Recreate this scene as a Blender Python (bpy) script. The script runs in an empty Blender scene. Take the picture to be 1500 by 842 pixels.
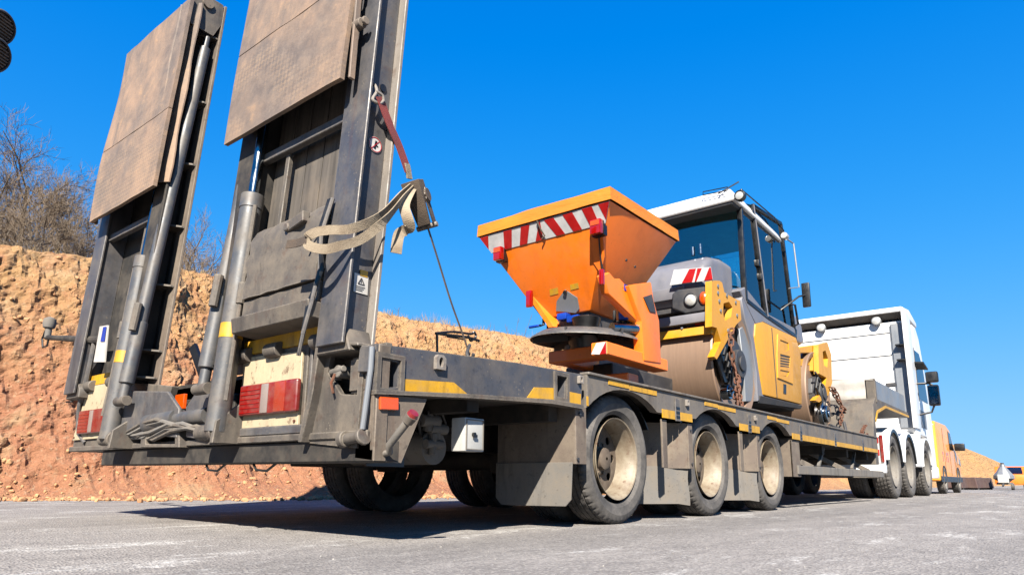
import bpy, bmesh, math, random
from mathutils import Vector, Matrix, noise
from mathutils.geometry import tessellate_polygon
random.seed(7)
R = math.radians
scn = bpy.context.scene

# ------------------------------------------------------------------ camera
CAM = Vector((-3.60078, -2.07441, 0.25412)); FPX = 990.975; PPX, PPY = 750.0, 500.0
yaw, pitch, roll = 0.6802467, 0.2004679, 0.0092219
fw = Vector((math.cos(pitch)*math.cos(yaw), math.cos(pitch)*math.sin(yaw), math.sin(pitch)))
r0 = Vector((math.sin(yaw), -math.cos(yaw), 0)); u0 = r0.cross(fw)
RT = r0*math.cos(roll) + u0*math.sin(roll); UP = u0*math.cos(roll) - r0*math.sin(roll)
cd = bpy.data.cameras.new('camera'); cam = bpy.data.objects.new('camera', cd)
scn.collection.objects.link(cam); scn.camera = cam
cd.sensor_fit = 'HORIZONTAL'; cd.sensor_width = 36; cd.lens = 36*FPX/1500
cd.shift_y = 79/1500; cd.clip_start = 0.05; cd.clip_end = 3000
cam.matrix_world = Matrix(((RT.x, UP.x, -fw.x, CAM.x), (RT.y, UP.y, -fw.y, CAM.y), (RT.z, UP.z, -fw.z, CAM.z), (0, 0, 0, 1)))

# ------------------------------------------------------------------ light
LD = Vector((0.60, 0.395, -0.561)).normalized()            # the way sunlight travels
elev = math.asin(-LD.z)
world = bpy.data.worlds.new('World'); scn.world = world; world.use_nodes = True
wn = world.node_tree.nodes; wl = world.node_tree.links
for n in list(wn): wn.remove(n)
wo = wn.new('ShaderNodeOutputWorld'); bg = wn.new('ShaderNodeBackground'); sk = wn.new('ShaderNodeTexSky')
SKYG = (.8, 1.6, 3.2); SKYK = (.58, .58, .72)
sk.sky_type = 'NISHITA'; sk.sun_disc = False; sk.sun_elevation = elev
sk.sun_rotation = math.atan2(-LD.x, -LD.y)
sk.altitude = 2000; sk.air_density = 1.0; sk.dust_density = 0.0; sk.ozone_density = 2.0
hs = wn.new('ShaderNodeHueSaturation'); hs.inputs['Saturation'].default_value = 1.42; hs.inputs['Hue'].default_value = 0.508; hs.inputs['Value'].default_value = 1.2
def vec(op, a, c):
    n = wn.new('ShaderNodeVectorMath'); n.operation = op; wl.new(a, n.inputs[0])
    if isinstance(c, tuple): n.inputs[1].default_value = c
    else: wl.new(c, n.inputs[1])
    return n.outputs[0]
wl.new(sk.outputs[0], hs.inputs['Color'])                 # clear-sky colour, with the photograph's soft highlight roll-off
num = vec('MULTIPLY', hs.outputs[0], SKYG); den = vec('ADD', vec('MULTIPLY', hs.outputs[0], SKYK), (1, 1, 1))
wl.new(vec('DIVIDE', num, den), bg.inputs['Color']); wl.new(bg.outputs[0], wo.inputs['Surface'])
bg.inputs['Strength'].default_value = 0.0705
sd = bpy.data.lights.new('sun', 'SUN'); sun = bpy.data.objects.new('sun', sd); scn.collection.objects.link(sun)
sd.energy = 5.0; sd.angle = R(0.53); sd.color = (1.0, 0.92, 0.80)
sun.rotation_euler = LD.to_track_quat('-Z', 'Y').to_euler(); sun.location = (-20, -14, 20)
scn.view_settings.view_transform = 'Standard'; scn.view_settings.look = 'None'
scn.view_settings.exposure = 2.0; scn.view_settings.gamma = 1.0
scn.render.engine = 'CYCLES'

# ------------------------------------------------------------------ helpers
COL = scn.collection
ORG = {}
def ray(px, py): return RT*((px-PPX)/FPX) - UP*((py-PPY)/FPX) + fw
def at(px, py, ax, val):
    "the point of a real plane (x, y or z = val) that this spot of the photograph shows"
    d = ray(px, py); i = 'xyz'.index(ax); t = (val-CAM[i])/d[i]; return CAM + d*t
def A(L, ax, val): return [at(a, b, ax, val) for a, b in L]
def xz(L, val): return [(p.x, p.z) for p in A(L, 'y', val)]
def yz(L, val): return [(p.y, p.z) for p in A(L, 'x', val)]

class Bld:
    def __init__(s): s.v = []; s.f = []
    def add(s, vs, fs):
        o = len(s.v); s.v += [Vector(v) for v in vs]; s.f += [tuple(i+o for i in f) for f in fs]; return s
    def box(s, x0, x1, y0, y1, z0, z1):
        x0, x1 = min(x0, x1), max(x0, x1); y0, y1 = min(y0, y1), max(y0, y1); z0, z1 = min(z0, z1), max(z0, z1)
        return s.add([(x0,y0,z0),(x1,y0,z0),(x1,y1,z0),(x0,y1,z0),(x0,y0,z1),(x1,y0,z1),(x1,y1,z1),(x0,y1,z1)],
                     [(3,2,1,0),(4,5,6,7),(0,1,5,4),(1,2,6,5),(2,3,7,6),(3,0,4,7)])
    def hexa(s, P): return s.add(P, [(3,2,1,0),(4,5,6,7),(0,1,5,4),(1,2,6,5),(2,3,7,6),(3,0,4,7)])
    def bar(s, p, q, w, h, up=(0,0,1)):
        p = Vector(p); q = Vector(q); d = (q-p).normalized(); up = Vector(up)
        if abs(d.dot(up)) > .98: up = Vector((1,0,0))
        a = d.cross(up).normalized()*(w/2); b = a.cross(d).normalized()*(h/2)
        return s.hexa([p-a-b, q-a-b, q+a-b, p+a-b, p-a+b, q-a+b, q+a+b, p+a+b])
    def prism(s, pts, ax, a, b, holes=()):
        def mk(u, w, t): return {'y': (u, t, w), 'x': (t, u, w), 'z': (u, w, t)}[ax]
        loops = [list(pts)] + [list(h) for h in holes]
        flat = [p for l in loops for p in l]; n = len(flat)
        vs = [mk(u, w, a) for u, w in flat] + [mk(u, w, b) for u, w in flat]
        fs = []
        if holes:
            for t in tessellate_polygon([[Vector((u, w, 0)) for u, w in l] for l in loops]):
                fs.append(tuple(t)); fs.append(tuple(i+n for i in reversed(t)))
        else:
            fs.append(tuple(range(len(pts)))); fs.append(tuple(reversed(range(n, 2*n))))
        o = 0
        for l in loops:
            m = len(l)
            for i in range(m): fs.append((o+i, o+i+n, o+(i+1) % m+n, o+(i+1) % m))
            o += m
        return s.add(vs, fs)
    def cyl(s, p, q, r, r2=None, n=16, caps=True):
        return s.tube([p, q], [r, r if r2 is None else r2], n, caps)
    def tube(s, pts, r, n=8, caps=True):
        pts = [Vector(p) for p in pts]; m = len(pts)
        rs = r if isinstance(r, (list, tuple)) else [r]*m
        d0 = (pts[1]-pts[0]).normalized(); a = d0.orthogonal().normalized(); vs = []
        for i in range(m):
            d = (pts[min(i+1, m-1)]-pts[max(i-1, 0)]).normalized()
            a = (a-d*a.dot(d)); a = a.normalized() if a.length > 1e-6 else d.orthogonal().normalized()
            b = d.cross(a)
            for k in range(n):
                t = 2*math.pi*k/n; vs.append(pts[i]+(a*math.cos(t)+b*math.sin(t))*rs[i])
        fs = [(i*n+k, i*n+(k+1) % n, (i+1)*n+(k+1) % n, (i+1)*n+k) for i in range(m-1) for k in range(n)]
        if caps: fs += [tuple(reversed(range(n))), tuple(range((m-1)*n, m*n))]
        return s.add(vs, fs)
    def lathe(s, prof, c, ax='y', n=32, a0=0., a1=2*math.pi, fn=None):
        "prof: list of (radius, offset along axis)"
        c = Vector(c); full = abs(a1-a0-2*math.pi) < 1e-6; m = n if full else n+1; k = len(prof); vs = []
        for i in range(m):
            t = a0+(a1-a0)*i/n
            for j, (r, h) in enumerate(prof):
                if fn: r = fn(i, j, r)
                u, w = r*math.cos(t), r*math.sin(t)
                vs.append(c+Vector({'y': (u, h, w), 'x': (h, u, w), 'z': (u, w, h)}[ax]))
        fs = [(i*k+j, i*k+j+1, ((i+1) % m)*k+j+1, ((i+1) % m)*k+j) for i in range(n) for j in range(k-1)]
        return s.add(vs, fs)
    def ball(s, c, r, sx=1, sy=1, sz=1, n=12):
        c = Vector(c); pr = [(r*math.sin(math.pi*j/8), r*math.cos(math.pi*j/8)) for j in range(9)]
        o = len(s.v); s.lathe([(max(a, 1e-4), b) for a, b in pr], (0, 0, 0), 'z', n)
        for i in range(o, len(s.v)): v = s.v[i]; s.v[i] = c+Vector((v.x*sx, v.y*sy, v.z*sz))
        return s
    def sheet(s, rows, thick=None):
        "rows: grid of points; thick: vector added for the other side"
        m, n = len(rows), len(rows[0]); vs = [Vector(p) for r in rows for p in r]
        fs = [(i*n+j, i*n+j+1, (i+1)*n+j+1, (i+1)*n+j) for i in range(m-1) for j in range(n-1)]
        if thick is not None:
            t = Vector(thick); N = len(vs); vs += [v+t for v in vs]; fs += [tuple(k+N for k in reversed(f)) for f in fs]
            b = [j for j in range(n)]+[i*n+n-1 for i in range(1, m)]+[(m-1)*n+j for j in range(n-2, -1, -1)]+[i*n for i in range(m-2, 0, -1)]
            for i in range(len(b)): p, q = b[i], b[(i+1) % len(b)]; fs.append((p, p+N, q+N, q))
        return s.add(vs, fs)
    def mesh(s, name, mat, bevel=0., seg=1, smooth=35, off=Vector((0,0,0)), recalc=True):
        me = bpy.data.meshes.new(name); me.from_pydata([v-off for v in s.v], [], s.f)
        if bevel or recalc:
            bm = bmesh.new(); bm.from_mesh(me)
            if recalc: bmesh.ops.recalc_face_normals(bm, faces=bm.faces)
            if bevel:
                es = [e for e in bm.edges if len(e.link_faces) == 2 and e.calc_face_angle(0) > R(30)]
                bmesh.ops.bevel(bm, geom=es, offset=bevel, segments=seg, affect='EDGES', clamp_overlap=True, profile=.6)
            bm.to_mesh(me); bm.free()
        if smooth:
            me.polygons.foreach_set('use_smooth', [True]*len(me.polygons)); me.set_sharp_from_angle(angle=R(smooth))
        if mat: me.materials.append(mat)
        return me
    def build(s, name, mat, parent=None, bevel=0., seg=1, smooth=35, label=None):
        off = ORG.get(parent.name, Vector((0,0,0))) if parent else Vector((0,0,0))
        o = bpy.data.objects.new(name, s.mesh(name, mat, bevel, seg, smooth, off)); COL.objects.link(o)
        if parent: o.parent = parent; ORG[o.name] = off
        if label: o['label'] = label
        return o

def thing(name, loc, label, cat, group=None):
    o = bpy.data.objects.new(name, None); COL.objects.link(o); o.location = loc; o.empty_display_size = .2
    ORG[o.name] = Vector(loc); o['label'] = label; o['category'] = cat
    if group: o['group'] = group
    return o
def tag(o, label, cat, group=None, kind=None):
    if label: o['label'] = label
    if cat: o['category'] = cat
    if group: o['group'] = group
    if kind: o['kind'] = kind
    return o
def node_at(me, name, parent, loc):
    "another object that shares mesh data, placed at a point of the place"
    o = bpy.data.objects.new(name, me); COL.objects.link(o); off = ORG[parent.name]
    o.parent = parent; o.location = Vector(loc)-off; ORG[o.name] = Vector(loc); return o
def B(): return Bld()

# ------------------------------------------------------------------ materials
def lin(h):
    def c(v): v /= 255; return v/12.92 if v <= .04045 else ((v+.055)/1.055)**2.4
    return (c(h[0])*.345, c(h[1])*.345, c(h[2])*.345, 1)
class Nt:
    def __init__(s, name):
        s.m = bpy.data.materials.new(name); s.m.use_nodes = True; s.t = s.m.node_tree; s.n = s.t.nodes; s.l = s.t.links
        s.p = s.n['Principled BSDF']; s.c = s.n.new('ShaderNodeTexCoord')
    def noise(s, scale, detail=6, rough=.6, stretch=None, dist=0.):
        n = s.n.new('ShaderNodeTexNoise'); n.inputs['Scale'].default_value = scale; n.inputs['Detail'].default_value = detail
        n.inputs['Roughness'].default_value = rough; n.inputs['Distortion'].default_value = dist
        if stretch:
            mp = s.n.new('ShaderNodeMapping'); mp.inputs['Scale'].default_value = stretch
            s.l.new(s.c.outputs['Object'], mp.inputs[0]); s.l.new(mp.outputs[0], n.inputs['Vector'])
        else: s.l.new(s.c.outputs['Object'], n.inputs['Vector'])
        return n.outputs['Fac']
    def voro(s, scale, feature='F1', stretch=None):
        n = s.n.new('ShaderNodeTexVoronoi'); n.inputs['Scale'].default_value = scale; n.feature = feature
        if stretch:
            mp = s.n.new('ShaderNodeMapping'); mp.inputs['Scale'].default_value = stretch
            s.l.new(s.c.outputs['Object'], mp.inputs[0]); s.l.new(mp.outputs[0], n.inputs['Vector'])
        else: s.l.new(s.c.outputs['Object'], n.inputs['Vector'])
        return n.outputs
    def ramp(s, fac, a, b, lo=0., hi=1.):
        n = s.n.new('ShaderNodeMapRange'); n.inputs[1].default_value = a; n.inputs[2].default_value = b
        n.inputs[3].default_value = lo; n.inputs[4].default_value = hi; n.clamp = True; s.l.new(fac, n.inputs[0]); return n.outputs[0]
    def mix(s, fac, a, b, mode='MIX'):
        n = s.n.new('ShaderNodeMixRGB'); n.blend_type = mode
        if isinstance(fac, (int, float)): n.inputs[0].default_value = fac
        else: s.l.new(fac, n.inputs[0])
        for i, v in ((1, a), (2, b)):
            if isinstance(v, tuple): n.inputs[i].default_value = v
            else: s.l.new(v, n.inputs[i])
        return n.outputs[0]
    def math(s, op, a, b=0.):
        n = s.n.new('ShaderNodeMath'); n.operation = op
        for i, v in ((0, a), (1, b)):
            if isinstance(v, (int, float)): n.inputs[i].default_value = v
            else: s.l.new(v, n.inputs[i])
        return n.outputs[0]
    def bump(s, h, strength=.3, dist=.01, prev=None):
        n = s.n.new('ShaderNodeBump'); n.inputs['Strength'].default_value = strength; n.inputs['Distance'].default_value = dist
        s.l.new(h, n.inputs['Height'])
        if prev: s.l.new(prev, n.inputs['Normal'])
        return n.outputs[0]
    def end(s, col=None, rough=None, metal=0., normal=None, **kw):
        if col is not None:
            if isinstance(col, tuple): s.p.inputs['Base Color'].default_value = col
            else: s.l.new(col, s.p.inputs['Base Color'])
        if rough is not None:
            if isinstance(rough, (int, float)): s.p.inputs['Roughness'].default_value = rough
            else: s.l.new(rough, s.p.inputs['Roughness'])
        s.p.inputs['Metallic'].default_value = metal
        if normal: s.l.new(normal, s.p.inputs['Normal'])
        for k, v in kw.items(): s.p.inputs[k].default_value = v
        return s.m
def sc(c, k): return (min(c[0]*k, 1), min(c[1]*k, 1), min(c[2]*k, 1), 1)
DUST = lin((156, 142, 124)); RUST = lin((96, 54, 30)); GRIME = lin((34, 30, 28))
def paint(name, col, dust=.35, grime=.35, rust=.0, rough=.45, metal=0., bump=.15, scale=3., coat=0., dustcol=DUST, var=.14, edge=0.):
    t = Nt(name); c = lin(col) if max(col) > 1 else col
    v = t.noise(scale*.7, 4); base = t.mix(t.ramp(v, .3, .7), sc(c, 1-var), sc(c, 1+var))
    d = t.noise(scale*2.1, 9, .68)
    if dust: base = t.mix(t.math('MULTIPLY', t.ramp(d, .42, .68), dust), base, dustcol)
    if grime:
        g = t.noise(scale*2.5, 8, .65, (1, 1, .16)); base = t.mix(t.math('MULTIPLY', t.ramp(g, .52, .72), grime), base, GRIME)
        g2 = t.noise(scale*14, 4, .6); base = t.mix(t.math('MULTIPLY', t.ramp(g2, .60, .72), grime*.7), base, GRIME)
    if dust > .3:
        sp_ = t.voro(scale*16)['Distance']; sz = t.noise(scale*1.7, 4, .6); base = t.mix(t.math('MULTIPLY', t.math('LESS_THAN', sp_, t.ramp(sz, .45, .75, 0., .30)), .55), base, dustcol)
        sp2 = t.voro(scale*23)['Distance']; base = t.mix(t.math('MULTIPLY', t.math('LESS_THAN', sp2, t.ramp(sz, .55, .25, 0., .22)), .6), base, GRIME)
    if rust:
        r = t.noise(scale*4.3, 9, .7); base = t.mix(t.math('MULTIPLY', t.ramp(r, .56, .66), rust), base, RUST)
        r2 = t.noise(scale*5, 7, .6, (1, 1, .12)); base = t.mix(t.math('MULTIPLY', t.ramp(r2, .60, .74), rust*.8), base, sc(RUST, 1.4))
    if edge:
        bv = t.n.new('ShaderNodeBevel'); bv.samples = 4; bv.inputs[0].default_value = .011; ge = t.n.new('ShaderNodeNewGeometry')
        dt = t.n.new('ShaderNodeVectorMath'); dt.operation = 'DOT_PRODUCT'; t.l.new(bv.outputs[0], dt.inputs[0]); t.l.new(ge.outputs['Normal'], dt.inputs[1])
        em = t.math('MULTIPLY', t.ramp(dt.outputs['Value'], .985, .80), t.ramp(t.noise(scale*9, 6, .7), .40, .56)); base = t.mix(t.math('MULTIPLY', em, edge), base, lin((188, 176, 160)))
        em2 = t.math('MULTIPLY', t.ramp(dt.outputs['Value'], .97, .75), t.ramp(t.noise(scale*6, 7, .7), .56, .64)); base = t.mix(t.math('MULTIPLY', em2, edge), base, RUST)
    f = t.noise(90, 5, .6)
    h = t.math('ADD', t.math('MULTIPLY', f, .5), d)
    return t.end(base, t.ramp(d, .35, .7, rough, min(rough+.3, .95)), metal, t.bump(h, bump, .006), **({'Coat Weight': coat} if coat else {}))
def plain(name, col, rough=.5, metal=0., **kw):
    t = Nt(name); c = lin(col) if max(col) > 1 else col
    n = t.noise(12, 5); return t.end(t.mix(t.ramp(n, .35, .65), sc(c, .88), sc(c, 1.1)), t.ramp(n, .3, .7, max(rough-.08, .02), rough+.1), metal, **kw)

M = {}
M['trailer'] = paint('trailer grey paint', (98, 98, 102), .5, .55, .2, .5, .1, .2, edge=.7)
M['tail'] = paint('dusty tail paint', (106, 99, 92), .6, .6, .3, .6, .1, .25, edge=.7)
M['slate'] = paint('slate beam paint', (92, 93, 100), .32, .5, .22, .42, .15, .15, edge=.8)
M['rail'] = paint('dusty rail paint', (126, 120, 114), .6, .6, .3, .6, .1, .25, edge=.7)
M['dark'] = paint('dark underside', (36, 33, 31), .3, .4, .15, .7, .1)
M['black'] = plain('black rubber hose', (24, 24, 25), .55)
M['fender'] = paint('muddy fender plate', (128, 113, 100), .75, .7, .3, .75, 0., .25, edge=.5)
M['flap'] = paint('grey mudflap rubber', (136, 132, 127), .6, .6, 0, .8, 0.)
M['yellow'] = paint('yellow reflective tape', (250, 188, 6), .30, .45, 0.1, .4, 0., .08, 8)
M['edge'] = paint('worn bare edge', (176, 168, 160), .4, .4, .4, .5, .2)
M['cyl'] = paint('cylinder paint', (102, 104, 108), .55, .5, .2, .42, .15, .1)
M['chrome'] = plain('chromed rod', (205, 215, 225), .14, 1.)
M['cream'] = paint('cream lamp plate', (226, 208, 172), .25, .2, .75, .55, 0., .15, 4.5)
M['white'] = paint('white paint', (.46, .46, .455, 1), .06, .08, 0, .3, 0., .03, 1.5, .3, var=.02)
M['whitebox'] = paint('white steel box', (226, 226, 222), .15, .15, .1, .5, 0., .05, 5)
M['orange'] = paint('orange paint', (.56, .118, .002, 1), .10, .22, 0.03, .36, 0., .06, 2.2, .2, var=.05)
M['tarp'] = None
M['ryel'] = paint('yellow machine paint', (255, 182, 26), .12, .18, .0, .4, 0., .05, 2.5, .1, var=.05)
M['rgrey'] = paint('grey machine paint', (140, 140, 149), .15, .2, 0, .42, 0., .04, 2.0, .1)
M['rdark'] = paint('dark machine paint', (58, 60, 66), .2, .3, 0, .5, 0., .05, 3)
M['blackp'] = plain('black plastic', (20, 20, 22), .38)
M['red'] = plain('red reflective film', (208, 22, 20), .35)
M['filmw'] = plain('white reflective film', (240, 240, 240), .35)
M['lensred'] = plain('red lens', (190, 18, 14), .15, 0, **{'Coat Weight': .6})
M['lensdust'] = paint('dusty red lens', (158, 30, 28), .3, .12, 0, .25, 0., .06, 6, .4)
M['lensor'] = plain('orange lens', (250, 96, 4), .2, 0, **{'Coat Weight': .6})
M['lensod'] = paint('dusty orange lens', (190, 62, 36), .3, .12, 0, .25, 0., .06, 6, .4)
M['lensw'] = plain('clear lens', (222, 222, 218), .12, 0, **{'Coat Weight': .8})
M['lensdw'] = paint('dusty clear lens', (176, 160, 154), .3, .15, 0, .3, 0., .06, 6, .4)
M['blue'] = plain('blue plastic', (14, 70, 190), .35)
M['strapr'] = None
M['alu'] = paint('grey aluminium', (172, 178, 186), .2, .2, 0, .42, .4, .04, 2)
M['canvas'] = paint('pale tarpaulin', (214, 210, 204), .3, .22, 0, .7, 0., .2, 2.5)
M['vano'] = paint('van orange', (.50, .20, .012, 1), .1, .1, 0, .35, 0., .02, 2, .4)
M['barrier'] = paint('brown barrier', (96, 66, 62), .3, .3, .3, .8)
M['sticker'] = plain('white sticker', (236, 232, 226), .45)
M['rustch'] = paint('rusty chain steel', (128, 70, 40), .45, .5, .8, .8, .2, .4, 20)

def webbing(name, c1, c2):
    t = Nt(name); w = t.noise(7, 6); f = t.noise(60, 3); fine = t.voro(260)['Distance']
    return t.end(t.mix(t.ramp(w, .35, .68), lin(c1), lin(c2)), .85, 0, t.bump(t.math('ADD', f, fine), .4, .003))
M['strapr'] = webbing('faded red webbing', (172, 62, 54), (128, 52, 46))
M['strapw'] = webbing('cream webbing', (208, 190, 162), (146, 126, 102))
M['strapd'] = webbing('dirty dark webbing', (112, 92, 72), (66, 56, 48))

def rubber():
    t = Nt('tyre rubber'); d = t.noise(5, 8, .66); f = t.noise(70, 4)
    base = t.mix(t.ramp(d, .35, .7), lin((70, 68, 67)), lin((140, 134, 128))); base = t.mix(t.ramp(f, .5, .75, 0, .4), base, lin((40, 38, 37)))
    return t.end(base, .82, 0, t.bump(f, .25, .004))
M['tyre'] = rubber()
M['wdisc'] = paint('dirty wheel disc with painted shade', (112, 96, 80), .5, .5, .4, .7, 0., .2, 9)  # brake dirt; the dark tone also paints in the shade of the dish
M['trim'] = paint('grey truck rim', (150, 146, 140), .4, .4, .1, .6, .2, .1, 6)
def rimmat():
    t = Nt('cream rim paint'); d = t.noise(9, 8, .7); r = t.noise(22, 6, .6)
    base = t.mix(t.ramp(d, .38, .66), lin((182, 170, 148)), lin((138, 118, 96))); base = t.mix(t.ramp(r, .6, .7, 0, .75), base, lin((112, 70, 44)))
    return t.end(base, .6, 0, t.bump(r, .1, .003))
M['rim'] = rimmat()
def drum():
    t = Nt('polished drum steel'); s = t.noise(14, 7, .65, (.25, .25, .25)); st = t.noise(40, 5, .6, (1, .05, 1)); st2 = t.noise(70, 5, .6, (.03, 1, .03))
    base = t.mix(t.ramp(s, .35, .65), lin((190, 158, 134)), lin((172, 142, 120))); base = t.mix(t.ramp(st2, .42, .62, 0, .3), base, lin((214, 178, 148))); base = t.mix(t.ramp(st, .6, .8, 0, .25), base, lin((140, 104, 80)))
    return t.end(base, t.ramp(s, .3, .7, .38, .6), .35, t.bump(st2, .12, .004))
M['drum'] = drum()
def treadplate(name, diamonds):
    t = Nt(name); d = t.noise(4.5, 9, .68); r = t.noise(11, 8, .7); g = t.noise(6, 6, .6, (1, .35, .35) if diamonds else (1, 1.2, .2))
    base = t.mix(t.ramp(d, .34, .66), lin((200, 164, 134)), lin((154, 134, 118))); base = t.mix(t.ramp(g, .46, .66, 0, .75), base, lin((124, 112, 104)))
    base = t.mix(t.ramp(r, .56, .68, 0, .6), base, lin((214, 172, 130)))
    dk = t.noise(1.6, 5, .6); base = t.mix(t.ramp(dk, .46, .60, 0, .75), base, t.mix(t.ramp(r, .4, .6), lin((112, 102, 98)), lin((150, 134, 122))))
    h = r
    if diamonds:
        n = t.n.new('ShaderNodeTexChecker'); mp = t.n.new('ShaderNodeMapping'); mp.inputs['Rotation'].default_value = (R(45), 0, 0); mp.inputs['Scale'].default_value = (0.001, 1, 1)
        t.l.new(t.c.outputs['Object'], mp.inputs[0]); t.l.new(mp.outputs[0], n.inputs['Vector']); n.inputs['Scale'].default_value = 46
        w = t.ramp(t.noise(2.3, 4), .47, .60); ck = t.math('MULTIPLY', n.outputs['Fac'], w)
        base = t.mix(t.math('MULTIPLY', ck, .30), base, lin((206, 172, 136))); h = t.math('ADD', r, t.math('MULTIPLY', ck, .7))
    return t.end(base, .72, .1, t.bump(h, .5, .008))
M['tread'] = treadplate('worn tread plate', True); M['plate'] = treadplate('worn ramp plate', False)
def plankmat():
    t = Nt('grey weathered plank'); g = t.noise(10, 7, .6, (1, 3, .2)); d = t.noise(5, 6)
    base = t.mix(t.ramp(g, .35, .65), lin((112, 104, 96)), lin((72, 66, 61))); base = t.mix(t.ramp(d, .5, .7, 0, .5), base, lin((140, 124, 106)))
    return t.end(base, .85, 0, t.bump(g, .4, .005))
M['plank'] = plankmat()
def tarpmat():
    t = Nt('orange tarpaulin'); w = t.noise(7, 5, .55, (1, .35, 2.2), .4); d = t.noise(2.5, 5)
    return t.end(t.mix(t.ramp(d, .35, .65), lin((255, 160, 20)), lin((255, 144, 12))), .55, 0, t.bump(w, .6, .02))
M['tarp'] = tarpmat()
def glassmat(name, tint, alpha):
    t = Nt(name); t.p.inputs['Base Color'].default_value = tint; t.p.inputs['Roughness'].default_value = .03
    gl = t.n.new('ShaderNodeBsdfGlossy'); gl.inputs['Roughness'].default_value = .02; tr = t.n.new('ShaderNodeBsdfTransparent'); tr.inputs[0].default_value = tint
    fr = t.n.new('ShaderNodeFresnel'); fr.inputs[0].default_value = 1.5; mx = t.n.new('ShaderNodeMixShader')
    k = t.math('ADD', t.math('MULTIPLY', fr.outputs[0], .9), alpha)
    t.l.new(k, mx.inputs[0]); t.l.new(tr.outputs[0], mx.inputs[1]); t.l.new(gl.outputs[0], mx.inputs[2]); t.l.new(mx.outputs[0], t.n['Material Output'].inputs[0])
    return t.m
M['glass'] = glassmat('teal cab glass', (.46, .82, .86, 1), .10)
M['tglass'] = glassmat('dark truck glass', (.10, .16, .22, 1), .10)
M['mirror'] = plain('mirror glass', (150, 165, 180), .05, 1.)

def asphalt():
    t = Nt('worn asphalt'); big = t.noise(.35, 6, .6); mid = t.noise(3.2, 8, .72, (.5, 1.3, 1)); st = t.voro(105)['Distance']; stc = t.voro(105)['Color']; fine = t.noise(160, 4, .7); chip = t.noise(34, 6, .75)
    base = t.mix(t.ramp(big, .35, .65), lin((160, 154, 150)), lin((180, 174, 169)))
    base = t.mix(t.ramp(mid, .46, .60, 0, .8), base, lin((196, 190, 184)))
    base = t.mix(t.ramp(t.noise(6.5, 7, .62, (.5, 1, 1)), .56, .72, 0, .75), base, lin((128, 123, 121)))
    sep = t.n.new('ShaderNodeSeparateColor'); t.l.new(stc, sep.inputs[0])
    base = t.mix(t.ramp(sep.outputs[0], .55, 1., 0, .6), base, lin((226, 220, 212)))
    base = t.mix(t.ramp(sep.outputs[1], .6, 1., 0, .65), base, lin((112, 108, 106)))
    wp = t.noise(1.5, 8, .78, (.6, 1.6, 1)); base = t.mix(t.math('MULTIPLY', t.ramp(wp, .55, .61), t.ramp(chip, .40, .60)), base, lin((255, 253, 248)))
    trk = t.noise(.9, 5, .6, (.05, 1, 1)); base = t.mix(t.ramp(trk, .50, .64, 0, .35), base, lin((92, 88, 86)))
    base = t.mix(1., base, (.96, .96, .97, 1), 'MULTIPLY')
    h = t.math('ADD', t.math('MULTIPLY', st, 1.6), t.math('MULTIPLY', fine, .5)); nb = t.bump(h, .75, .006); nb = t.bump(mid, .35, .02, nb)
    return t.end(base, .88, 0, nb)
M['asphalt'] = asphalt()
def soil():
    t = Nt('cut earth'); big = t.noise(.55, 6, .62, None, .6); mid = t.noise(2.6, 9, .7); fine = t.noise(18, 8, .72); cl = t.voro(9)['Distance']; spk = t.noise(44, 5, .7)
    sp = t.n.new('ShaderNodeSeparateXYZ'); t.l.new(t.c.outputs['Object'], sp.inputs[0])
    zz = t.math('ADD', sp.outputs[2], t.math('MULTIPLY', t.math('SUBTRACT', big, .5), 2.4))
    base = t.mix(t.ramp(zz, 1.3, 2.5), lin((226, 156, 112)), lin((236, 184, 122)))
    base = t.mix(t.ramp(mid, .45, .68, 0, .75), base, lin((208, 132, 92)))
    base = t.mix(t.ramp(t.noise(1.4, 7, .66), .52, .66, 0, .8), base, lin((242, 204, 154)))
    base = t.mix(t.ramp(fine, .54, .72, 0, .7), base, lin((248, 222, 184)))
    base = t.mix(t.ramp(spk, .62, .72, 0, .7), base, lin((150, 92, 58)))
    base = t.mix(t.ramp(sp.outputs[0], 14, 30), base, t.mix(t.ramp(mid, .4, .65), lin((232, 182, 116)), lin((214, 160, 102))))
    nb = t.bump(t.math('ADD', fine, t.math('MULTIPLY', cl, .8)), .9, .09); nb = t.bump(spk, .7, .03, nb)
    return t.end(base, .95, 0, nb)
M['soil'] = soil()
def stone(name, a, b):
    t = Nt(name); i = t.n.new('ShaderNodeNewGeometry'); f = t.noise(20, 5)
    return t.end(t.mix(f, t.mix(i.outputs['Random Per Island'], lin(a), lin(b)), lin(b)), .95, 0, t.bump(f, .5, .02))
M['clod'] = stone('earth clods', (214, 138, 94), (236, 184, 132)); M['pebble'] = stone('pale pebbles', (120, 116, 112), (190, 186, 180))
def barkmat():
    t = Nt('bare bark'); n = t.noise(6, 5); return t.end(t.mix(n, lin((104, 92, 80)), lin((142, 128, 112))), .9)
M['bark'] = barkmat()
M['twig'] = plain('twigs', (132, 114, 94), .9); M['grass'] = plain('dry grass', (186, 156, 104), .9)
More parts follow.
